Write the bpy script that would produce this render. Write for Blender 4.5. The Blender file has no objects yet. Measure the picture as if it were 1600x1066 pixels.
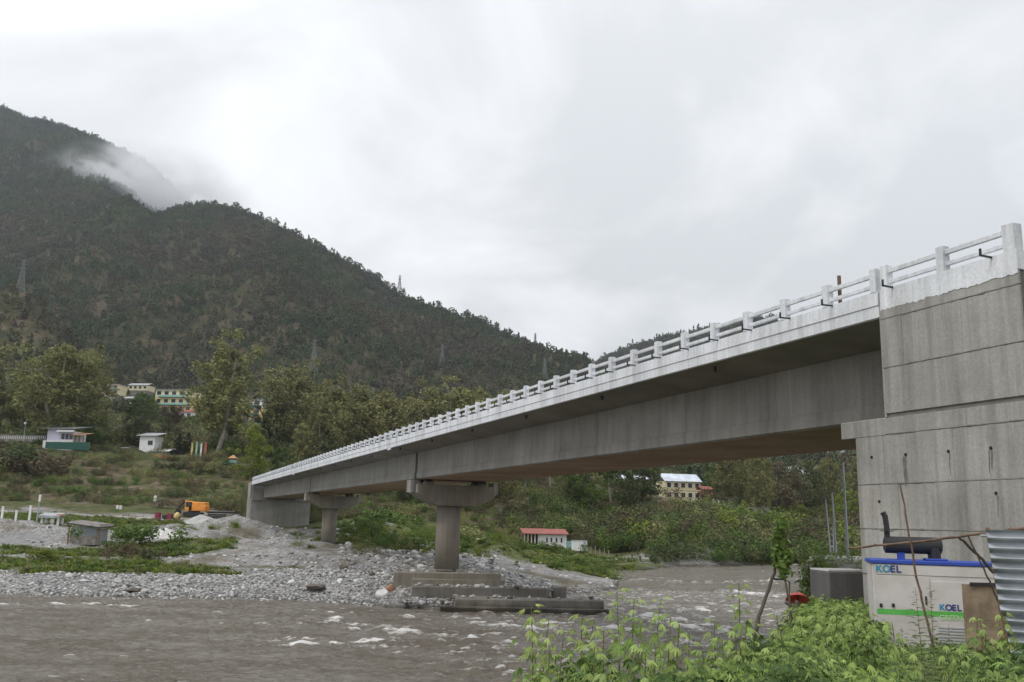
import bpy, bmesh, math, random
import numpy as np
from mathutils import Vector, Matrix
random.seed(7); RNG = np.random.default_rng(7)
SC = bpy.context.scene; COL = SC.collection

# ------------------------------------------------------------------ camera
FPX = 1430.0; PITCH = math.radians(11.3); ROLL = math.radians(1.4); EYE = 6.5
_F = np.array([0, math.cos(PITCH), math.sin(PITCH)]); _R0 = np.array([1., 0, 0]); _U0 = np.array([0, -math.sin(PITCH), math.cos(PITCH)])
_R = math.cos(ROLL)*_R0 + math.sin(ROLL)*_U0; _U = -math.sin(ROLL)*_R0 + math.cos(ROLL)*_U0
cam = bpy.data.cameras.new('camera'); camo = bpy.data.objects.new('camera', cam); COL.objects.link(camo)
camo.matrix_world = Matrix(((_R[0], _U[0], -_F[0], 0), (_R[1], _U[1], -_F[1], 0), (_R[2], _U[2], -_F[2], EYE), (0, 0, 0, 1)))
cam.sensor_width = 36; cam.lens = 36*FPX/1600; cam.clip_start = 0.1; cam.clip_end = 9000
SC.camera = camo

def ray(px, py): return _F + (px-800)/FPX*_R - (py-533)/FPX*_U
def P(px, py, Y):
    v = ray(px, py); k = Y/v[1]; return np.array([v[0]*k, v[1]*k, EYE+v[2]*k])
def GZ(px, py, z):
    v = ray(px, py); k = (z-EYE)/v[2]; return np.array([v[0]*k, v[1]*k, z])

# ------------------------------------------------------------------ world, sun, exposure
SUN_EL, SUN_AZ = 52, -125          # behind the camera, to its left
w = bpy.data.worlds.new('World'); SC.world = w; w.use_nodes = True
nt = w.node_tree; nt.nodes.clear()
def N(nt, t, **k):
    n = nt.nodes.new(t)
    for a, b in k.items():
        if a == 'inp':
            for i, v in b.items(): n.inputs[i].default_value = v
        else: setattr(n, a, b)
    return n
def L(nt, a, b): nt.links.new(a, b)
out = N(nt, 'ShaderNodeOutputWorld'); bg = N(nt, 'ShaderNodeBackground', inp={'Strength': 0.1}); L(nt, bg.outputs[0], out.inputs[0])
sky = N(nt, 'ShaderNodeTexSky', sky_type='NISHITA', sun_disc=False, sun_elevation=math.radians(SUN_EL), sun_rotation=math.radians(SUN_AZ))
tc = N(nt, 'ShaderNodeTexCoord'); sx = N(nt, 'ShaderNodeSeparateXYZ'); L(nt, tc.outputs['Generated'], sx.inputs[0])
zz = N(nt, 'ShaderNodeMath', operation='MAXIMUM', inp={1: 0.0}); L(nt, sx.outputs[2], zz.inputs[0])
za = N(nt, 'ShaderNodeMath', operation='ADD', inp={1: 0.50}); L(nt, zz.outputs[0], za.inputs[0])
dx = N(nt, 'ShaderNodeMath', operation='DIVIDE'); L(nt, sx.outputs[0], dx.inputs[0]); L(nt, za.outputs[0], dx.inputs[1])
dy = N(nt, 'ShaderNodeMath', operation='DIVIDE'); L(nt, sx.outputs[1], dy.inputs[0]); L(nt, za.outputs[0], dy.inputs[1])
cx = N(nt, 'ShaderNodeCombineXYZ', inp={2: 3.1}); L(nt, dx.outputs[0], cx.inputs[0]); L(nt, dy.outputs[0], cx.inputs[1])
n1 = N(nt, 'ShaderNodeTexNoise', inp={'Scale': 2.7, 'Detail': 8, 'Roughness': 0.5, 'Distortion': 0.5}); L(nt, cx.outputs[0], n1.inputs['Vector'])
n2 = N(nt, 'ShaderNodeTexNoise', inp={'Scale': 0.45, 'Detail': 3}); L(nt, cx.outputs[0], n2.inputs['Vector'])
mx = N(nt, 'ShaderNodeMix', data_type='FLOAT', inp={0: 0.35}); L(nt, n1.outputs[0], mx.inputs[2]); L(nt, n2.outputs[0], mx.inputs[3])
cr = N(nt, 'ShaderNodeValToRGB'); L(nt, mx.outputs[0], cr.inputs[0])
e = cr.color_ramp.elements
e[0].position = 0.42; e[0].color = (0.65, 0.665, 0.68, 1); e[1].position = 0.575; e[1].color = (0.945, 0.945, 0.95, 1)
m_ = cr.color_ramp.elements.new(0.49); m_.color = (0.80, 0.81, 0.82, 1)
gz = N(nt, 'ShaderNodeMapRange', inp={1: 0.25, 2: 1.0, 3: 8.0, 4: 12.5}); L(nt, sx.outputs[2], gz.inputs[0])
sc_ = N(nt, 'ShaderNodeVectorMath', operation='SCALE'); L(nt, cr.outputs[0], sc_.inputs[0]); L(nt, gz.outputs[0], sc_.inputs['Scale'])
mix = N(nt, 'ShaderNodeMix', data_type='RGBA', inp={0: 0.95}); L(nt, sky.outputs[0], mix.inputs[6]); L(nt, sc_.outputs[0], mix.inputs[7])
L(nt, mix.outputs[2], bg.inputs[0])
sun = bpy.data.lights.new('sun', 'SUN'); sun.energy = 1.15; sun.angle = math.radians(22); sun.color = (1, 0.965, 0.92)
suno = bpy.data.objects.new('sun', sun); COL.objects.link(suno)
az = math.radians(SUN_AZ); el = math.radians(SUN_EL)
sd = Vector((math.sin(az)*math.cos(el), math.cos(az)*math.cos(el), math.sin(el)))
suno.rotation_euler = sd.to_track_quat('Z', 'Y').to_euler(); suno.location = sd*200
vs = SC.view_settings; vs.view_transform = 'Standard'; vs.look = 'None'; vs.gamma = 1; vs.use_curve_mapping = False; vs.exposure = 0.5
SC.cycles.volume_bounces = 4; SC.cycles.max_bounces = 6; SC.cycles.transparent_max_bounces = 12

# ------------------------------------------------------------------ materials
def mat(name, col, rough=0.8, var=0.12, scale=3.0, col2=None, metal=0.0, bump=0.0, bscale=None, objrand=0.0, spec=None, sss=None, transl=0.0, ramp=(0.35, 0.65)):
    m = bpy.data.materials.new(name); m.use_nodes = True; t = m.node_tree; b = t.nodes['Principled BSDF']
    b.inputs['Roughness'].default_value = rough; b.inputs['Metallic'].default_value = metal
    if spec is not None: b.inputs['Specular IOR Level'].default_value = spec
    g = N(t, 'ShaderNodeNewGeometry')
    no = N(t, 'ShaderNodeTexNoise', inp={'Scale': scale, 'Detail': 5, 'Roughness': 0.6}); L(t, g.outputs['Position'], no.inputs['Vector'])
    c2 = col2 if col2 else tuple(max(0, c*(1-var*2)) for c in col)
    c1 = col if col2 else tuple(min(1, c*(1+var)) for c in col)
    r = N(t, 'ShaderNodeValToRGB'); r.color_ramp.elements[0].position = ramp[0]; r.color_ramp.elements[1].position = ramp[1]
    r.color_ramp.elements[0].color = (*c2, 1); r.color_ramp.elements[1].color = (*c1, 1); L(t, no.outputs[0], r.inputs[0])
    last = r.outputs[0]
    if objrand:
        oi = N(t, 'ShaderNodeObjectInfo'); mr = N(t, 'ShaderNodeMapRange', inp={3: 1-objrand, 4: 1+objrand}); L(t, oi.outputs['Random'], mr.inputs[0])
        mr2 = N(t, 'ShaderNodeMapRange', inp={3: 0.5-objrand*0.05, 4: 0.5+objrand*0.05}); 
        f2 = N(t, 'ShaderNodeMath', operation='MULTIPLY', inp={1: 7.77}); L(t, oi.outputs['Random'], f2.inputs[0])
        f3 = N(t, 'ShaderNodeMath', operation='FRACT'); L(t, f2.outputs[0], f3.inputs[0]); L(t, f3.outputs[0], mr2.inputs[0])
        hs = N(t, 'ShaderNodeHueSaturation'); L(t, last, hs.inputs['Color']); L(t, mr.outputs[0], hs.inputs['Value']); L(t, mr2.outputs[0], hs.inputs['Hue'])
        last = hs.outputs[0]
    L(t, last, b.inputs['Base Color'])
    if bump:
        nb = N(t, 'ShaderNodeTexNoise', inp={'Scale': bscale or scale*4, 'Detail': 6}); L(t, g.outputs['Position'], nb.inputs['Vector'])
        bp = N(t, 'ShaderNodeBump', inp={'Strength': bump, 'Distance': 0.05}); L(t, nb.outputs[0], bp.inputs['Height']); L(t, bp.outputs[0], b.inputs['Normal'])
    if transl:
        tr = N(t, 'ShaderNodeBsdfTranslucent'); L(t, last, tr.inputs[0]); ms = N(t, 'ShaderNodeMixShader', inp={0: transl})
        o = t.nodes['Material Output']; L(t, b.outputs[0], ms.inputs[1]); L(t, tr.outputs[0], ms.inputs[2]); L(t, ms.outputs[0], o.inputs[0])
    m['_c'] = 1
    return m

def concrete(name, base, dark, warm=None, streak=0.6, scale=1.0, wet=None):
    """weathered cast concrete: blotches, long vertical run marks, fine grain and pores"""
    m = bpy.data.materials.new(name); m.use_nodes = True; t = m.node_tree; b = t.nodes['Principled BSDF']; b.inputs['Roughness'].default_value = 0.85
    b.inputs['Specular IOR Level'].default_value = 0.25
    g = N(t, 'ShaderNodeNewGeometry')
    def noise(sc, det=6, vec=(1, 1, 1), rough=0.6, dist=0.0):
        mp = N(t, 'ShaderNodeMapping'); mp.inputs['Scale'].default_value = vec; L(t, g.outputs['Position'], mp.inputs[0])
        n = N(t, 'ShaderNodeTexNoise', inp={'Scale': sc, 'Detail': det, 'Roughness': rough, 'Distortion': dist}); L(t, mp.outputs[0], n.inputs['Vector']); return n.outputs[0]
    def ramp(f, a, b_, ca, cb):
        r = N(t, 'ShaderNodeValToRGB'); r.color_ramp.elements[0].position = a; r.color_ramp.elements[1].position = b_
        r.color_ramp.elements[0].color = (*ca, 1); r.color_ramp.elements[1].color = (*cb, 1); L(t, f, r.inputs[0]); return r.outputs[0]
    def mult(a, bb, f=1.0):
        mm = N(t, 'ShaderNodeMix', data_type='RGBA', blend_type='MULTIPLY', inp={0: f}); L(t, a, mm.inputs[6]); L(t, bb, mm.inputs[7]); return mm.outputs[2]
    c = ramp(noise(0.45*scale, 5, rough=0.55), 0.32, 0.68, dark, base)
    c = mult(c, ramp(noise(1.6*scale, 6, (1, 1, 0.07), 0.65), 0.34, 0.56, (0.60, 0.585, 0.55), (1.04, 1.03, 1.02)), streak)
    c = mult(c, ramp(noise(5.0*scale, 5, (1, 1, 0.04), 0.6), 0.36, 0.55, (0.72, 0.72, 0.70), (1.05, 1.05, 1.05)), streak*0.8)
    c = mult(c, ramp(noise(14*scale, 6), 0.3, 0.7, (0.82, 0.82, 0.81), (1.1, 1.1, 1.1)), 0.8)
    c = mult(c, ramp(noise(0.12*scale, 3, (1, 1, 3)), 0.35, 0.6, warm or (0.9, 0.86, 0.78), (1, 1, 1)), 0.8)
    if wet:
        sp = N(t, 'ShaderNodeSeparateXYZ'); L(t, g.outputs['Position'], sp.inputs[0])
        nz = noise(0.8, 4); ad = N(t, 'ShaderNodeMath', operation='MULTIPLY_ADD', inp={1: 0.9}); L(t, nz, ad.inputs[0]); L(t, sp.outputs[2], ad.inputs[2])
        c = mult(c, ramp_map(t, ad.outputs[0], wet[0]+0.45, wet[1]+0.45, (0.28, 0.27, 0.25), (1, 1, 1)))
    L(t, c, b.inputs['Base Color'])
    bp = N(t, 'ShaderNodeBump', inp={'Strength': 0.35, 'Distance': 0.03}); L(t, noise(9*scale, 8), bp.inputs['Height']); L(t, bp.outputs[0], b.inputs['Normal'])
    return m
def ramp_map(t, f, a, b_, ca, cb):
    mr = N(t, 'ShaderNodeMapRange', inp={1: a, 2: b_}); L(t, f, mr.inputs[0])
    r = N(t, 'ShaderNodeValToRGB'); r.color_ramp.elements[0].color = (*ca, 1); r.color_ramp.elements[1].color = (*cb, 1); L(t, mr.outputs[0], r.inputs[0]); return r.outputs[0]

M = {}
M['conc'] = concrete('abutment_concrete', (0.385, 0.38, 0.365), (0.275, 0.272, 0.262), streak=0.75, warm=(.92,.9,.87))
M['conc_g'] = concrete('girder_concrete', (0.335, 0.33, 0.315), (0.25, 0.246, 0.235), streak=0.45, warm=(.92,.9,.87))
M['conc_p'] = concrete('pier_concrete', (0.29, 0.27, 0.235), (0.21, 0.195, 0.17), streak=0.5)
M['conc_wet'] = concrete('river_block_concrete', (0.25, 0.24, 0.225), (0.15, 0.145, 0.135), streak=0.5, wet=(0.25, 0.75))
M['soffit'] = concrete('brown_soffit_concrete', (0.40, 0.30, 0.21), (0.28, 0.205, 0.14), streak=0.2, warm=(0.8, 0.72, 0.6))  # browner concrete tone for the thin sheet under each box girder
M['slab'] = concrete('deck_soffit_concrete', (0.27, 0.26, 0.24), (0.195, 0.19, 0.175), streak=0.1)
M['white'] = concrete('white_paint', (0.76, 0.785, 0.83), (0.62, 0.645, 0.69), streak=0.5, warm=(0.93, 0.93, 0.93))
M['groove'] = mat('joint_concrete', (0.17, 0.165, 0.15), 0.95, scale=2)
M['black'] = mat('black_steel', (0.018, 0.018, 0.022), 0.45, scale=8)
M['dark'] = mat('dark_void', (0.02, 0.02, 0.02), 0.9)

# ------------------------------------------------------------------ mesh helpers
class MB:
    def __init__(s): s.v = []; s.f = []; s.mi = []
    def add(s, vs, fs, mi=0):
        o = len(s.v); s.v += [tuple(map(float, q)) for q in vs]; s.f += [tuple(i+o for i in f) for f in fs]; s.mi += [mi]*len(fs); return s
    def hexa(s, c, mi=0):   # 8 corners: bottom 4 ccw, top 4 ccw
        return s.add(c, [(3, 2, 1, 0), (4, 5, 6, 7), (0, 1, 5, 4), (1, 2, 6, 5), (2, 3, 7, 6), (3, 0, 4, 7)], mi)
    def box(s, x0, x1, y0, y1, z0, z1, mi=0):
        return s.hexa([(x0, y0, z0), (x1, y0, z0), (x1, y1, z0), (x0, y1, z0), (x0, y0, z1), (x1, y0, z1), (x1, y1, z1), (x0, y1, z1)], mi)
    def prism(s, poly, ext, fn, mi=0):   # poly list of 2d; ext (e0,e1); fn(u,v,e)->xyz
        n = len(poly); vs = [fn(u, v, ext[0]) for u, v in poly]+[fn(u, v, ext[1]) for u, v in poly]
        fs = [tuple(range(n-1, -1, -1)), tuple(range(n, 2*n))]+[(i, (i+1) % n, n+(i+1) % n, n+i) for i in range(n)]
        return s.add(vs, fs, mi)
    def tube(s, pts, rad, n=8, cap=True, mi=0):
        pts = [Vector(q) for q in pts]; k = len(pts)
        if not hasattr(rad, '__len__'): rad = [rad]*k
        vs = []; prev = None
        for i, q in enumerate(pts):
            d = (pts[min(i+1, k-1)]-pts[max(i-1, 0)]).normalized()
            a = Vector((0, 0, 1)) if abs(d.z) < 0.9 else Vector((1, 0, 0))
            if prev is not None: a = prev
            u = (a-d*a.dot(d)).normalized(); prev = u; w_ = d.cross(u)
            for j in range(n):
                t_ = 2*math.pi*j/n; vs.append(q+(u*math.cos(t_)+w_*math.sin(t_))*rad[i])
        fs = [(i*n+j, i*n+(j+1) % n, (i+1)*n+(j+1) % n, (i+1)*n+j) for i in range(k-1) for j in range(n)]
        if cap: fs += [tuple(range(n-1, -1, -1)), tuple((k-1)*n+j for j in range(n))]
        return s.add(vs, fs, mi)
    def mesh(s, name, mats, bevel=0, smooth=False, origin=(0, 0, 0)):
        me = bpy.data.meshes.new(name); ox = Vector(origin)
        me.from_pydata([Vector(q)-ox for q in s.v], [], s.f); 
        for m in (mats if isinstance(mats, (list, tuple)) else [mats]): me.materials.append(m)
        if any(s.mi): me.polygons.foreach_set('material_index', s.mi)
        bm = bmesh.new(); bm.from_mesh(me)
        bmesh.ops.recalc_face_normals(bm, faces=bm.faces)
        if bevel: bmesh.ops.bevel(bm, geom=list(bm.edges), offset=bevel, segments=1, affect='EDGES', clamp_overlap=True)
        bm.to_mesh(me); bm.free()
        if smooth: me.polygons.foreach_set('use_smooth', [True]*len(me.polygons))
        me.update(); return me
    def center(s):
        a = np.array(s.v); return Vector((a.min(0)+a.max(0))/2)
def tag(o, label=None, cat=None, group=None, kind=None):
    if label: o['label'] = label
    if cat: o['category'] = cat
    if group: o['group'] = group
    if kind: o['kind'] = kind
    return o
def empty(name, loc, rz=0, label=None, cat=None, group=None):
    o = bpy.data.objects.new(name, None); o.location = Vector(loc); o.rotation_euler = (0, 0, rz); COL.objects.link(o); o.empty_display_size = 0.3
    return tag(o, label, cat, group)
def link(name, me, loc=(0, 0, 0), parent=None, rot=(0, 0, 0), scale=(1, 1, 1)):
    o = bpy.data.objects.new(name, me); o.location = Vector(loc); o.rotation_euler = rot; o.scale = scale; COL.objects.link(o)
    if parent is not None: o.parent = parent
    return o
def wpos(o):
    p = Vector((0, 0, 0))
    while o is not None: p = p+Vector(o.location); o = o.parent
    return p
def part(name, mb, mats, parent=None, bevel=0, smooth=False, world=True):
    """link mb as one object. world=True: vertices are in world space and every ancestor is unrotated"""
    if world:
        c = mb.center(); me = mb.mesh(name, mats, bevel, smooth, c)
        return link(name, me, c-(wpos(parent) if parent else Vector((0, 0, 0))), parent)
    return link(name, mb.mesh(name, mats, bevel, smooth), (0, 0, 0), parent)
def copy_tree(o, parent=None):
    c = o.copy(); COL.objects.link(c); c.parent = parent
    for ch in [x for x in bpy.data.objects if x.parent == o]: copy_tree(ch, c)
    return c
def copy_children(o):
    kids = {}
    for x in bpy.data.objects:
        if x.parent: kids.setdefault(x.parent, []).append(x)
    return kids

# noise
def _h(ix, iy, s):
    h = (ix.astype(np.int64)*374761393+iy.astype(np.int64)*668265263+s*974711) & 0x7fffffff
    h = ((h ^ (h >> 13))*1274126177) & 0x7fffffff; h = h ^ (h >> 16)
    return (h & 0xffff)/65535.0*2*np.pi
def perlin(x, y, s=0):
    x = np.asarray(x, float); y = np.asarray(y, float); xi = np.floor(x); yi = np.floor(y); fx = x-xi; fy = y-yi
    u = fx*fx*fx*(fx*(fx*6-15)+10); v = fy*fy*fy*(fy*(fy*6-15)+10)
    def g(a, b, dx_, dy_): t = _h(a, b, s); return np.cos(t)*dx_+np.sin(t)*dy_
    n00 = g(xi, yi, fx, fy); n10 = g(xi+1, yi, fx-1, fy); n01 = g(xi, yi+1, fx, fy-1); n11 = g(xi+1, yi+1, fx-1, fy-1)
    return 1.5*((n00*(1-u)+n10*u)*(1-v)+(n01*(1-u)+n11*u)*v)
def fbm(x, y, o=5, s=0, rough=0.5):
    r = 0; a = 1; t = 0
    for i in range(o): r = r+a*perlin(x*2**i, y*2**i, s+i*17); t += a; a *= rough
    return r/t
def ridged(x, y, o=5, s=0):
    r = 0; a = 1; t = 0
    for i in range(o): r = r+a*(1-np.abs(perlin(x*2**i, y*2**i, s+i*13))*1.6); t += a; a *= 0.5
    return r/t
def sstep(a, b, x): t = np.clip((x-a)/(b-a), 0, 1); return t*t*(3-2*t)

def grid_mesh(name, X, Y, Z, mats, attrs=None, smooth=True):
    n, m = X.shape; co = np.stack([X, Y, Z], -1).reshape(-1, 3).astype(np.float32)
    i = np.arange(n*m).reshape(n, m); q = np.stack([i[:-1, :-1], i[:-1, 1:], i[1:, 1:], i[1:, :-1]], -1).reshape(-1, 4)
    me = bpy.data.meshes.new(name); me.vertices.add(n*m); me.vertices.foreach_set('co', co.ravel())
    me.loops.add(q.size); me.loops.foreach_set('vertex_index', q.ravel().astype(np.int32))
    me.polygons.add(len(q)); me.polygons.foreach_set('loop_start', np.arange(0, q.size, 4, dtype=np.int32)); me.polygons.foreach_set('loop_total', np.full(len(q), 4, dtype=np.int32))
    me.polygons.foreach_set('use_smooth', np.full(len(q), smooth))
    for k, a in (attrs or {}).items():
        at = me.attributes.new(k, 'FLOAT', 'POINT'); at.data.foreach_set('value', a.ravel().astype(np.float32))
    me.materials.append(mats); me.update(); me.validate(); return me

def cards_mesh(name, P0, N0, S, mat_, aspect=0.55, seed=0):
    """many small leaf quads: centres P0, directions N0 (normals), sizes S"""
    r = np.random.default_rng(seed); n = len(P0)
    N0 = N0/np.maximum(np.linalg.norm(N0, axis=1, keepdims=True), 1e-6)
    a = r.normal(size=(n, 3)); u = np.cross(N0, a); u /= np.maximum(np.linalg.norm(u, axis=1, keepdims=True), 1e-6); v = np.cross(N0, u)
    S = S[:, None]; h = aspect
    q = np.stack([P0-u*S*0.5, P0-v*S*0.5*h, P0+u*S*0.5, P0+v*S*0.5*h], 1).reshape(-1, 3).astype(np.float32)
    return quads_mesh(name, q, mat_)
def quads_mesh(name, q, mat_):
    n = len(q)//4; me = bpy.data.meshes.new(name); me.vertices.add(n*4); me.vertices.foreach_set('co', np.asarray(q, np.float32).ravel())
    me.loops.add(n*4); me.loops.foreach_set('vertex_index', np.arange(n*4, dtype=np.int32)); me.polygons.add(n)
    me.polygons.foreach_set('loop_start', np.arange(0, n*4, 4, dtype=np.int32)); me.polygons.foreach_set('loop_total', np.full(n, 4, dtype=np.int32))
    me.materials.append(mat_); me.update(); return me

def scatter(name, pts, scale, rz, kidx, protos, label=None, kind='stuff', tilt=0.0, seed=1, squash=None):
    """one object: proto meshes instanced on its vertices by a geometry-nodes tree"""
    n = len(pts); me = bpy.data.meshes.new(name); me.vertices.add(n); me.vertices.foreach_set('co', np.asarray(pts, np.float32).ravel())
    r = np.random.default_rng(seed)
    a = me.attributes.new('sc', 'FLOAT_VECTOR', 'POINT'); s3 = np.repeat(np.asarray(scale)[:, None], 3, 1)
    if squash is not None: s3 = s3*squash
    a.data.foreach_set('vector', s3.astype(np.float32).ravel())
    a = me.attributes.new('ro', 'FLOAT_VECTOR', 'POINT'); ro = np.stack([r.normal(size=n)*tilt, r.normal(size=n)*tilt, rz], -1); a.data.foreach_set('vector', ro.astype(np.float32).ravel())
    a = me.attributes.new('ki', 'INT', 'POINT'); a.data.foreach_set('value', np.asarray(kidx, np.int32))
    me.update(); o = link(name, me)
    g = bpy.data.node_groups.new(name+'_nodes', 'GeometryNodeTree')
    g.interface.new_socket('Geometry', in_out='INPUT', socket_type='NodeSocketGeometry'); g.interface.new_socket('Geometry', in_out='OUTPUT', socket_type='NodeSocketGeometry')
    gi = g.nodes.new('NodeGroupInput'); go = g.nodes.new('NodeGroupOutput'); iop = g.nodes.new('GeometryNodeInstanceOnPoints')
    j = g.nodes.new('GeometryNodeJoinGeometry')
    for pr in reversed(protos):
        oi = g.nodes.new('GeometryNodeObjectInfo'); oi.inputs['Object'].default_value = pr; oi.inputs['As Instance'].default_value = True
        g.links.new(oi.outputs['Geometry'], j.inputs[0])
    def attr(nm, ty):
        q = g.nodes.new('GeometryNodeInputNamedAttribute'); q.data_type = ty; q.inputs['Name'].default_value = nm; return q.outputs['Attribute']
    g.links.new(gi.outputs[0], iop.inputs['Points']); g.links.new(j.outputs[0], iop.inputs['Instance']); iop.inputs['Pick Instance'].default_value = True
    g.links.new(attr('ki', 'INT'), iop.inputs['Instance Index']); g.links.new(attr('sc', 'FLOAT_VECTOR'), iop.inputs['Scale'])
    er = g.nodes.new('FunctionNodeEulerToRotation'); g.links.new(attr('ro', 'FLOAT_VECTOR'), er.inputs[0]); g.links.new(er.outputs[0], iop.inputs['Rotation'])
    g.links.new(iop.outputs[0], go.inputs[0]); md = o.modifiers.new('scatter', 'NODES'); md.node_group = g
    return tag(o, label, None, None, kind)
def proto(name, me):
    return bpy.data.objects.new(name, me)     # never linked to the scene: only instanced
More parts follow.
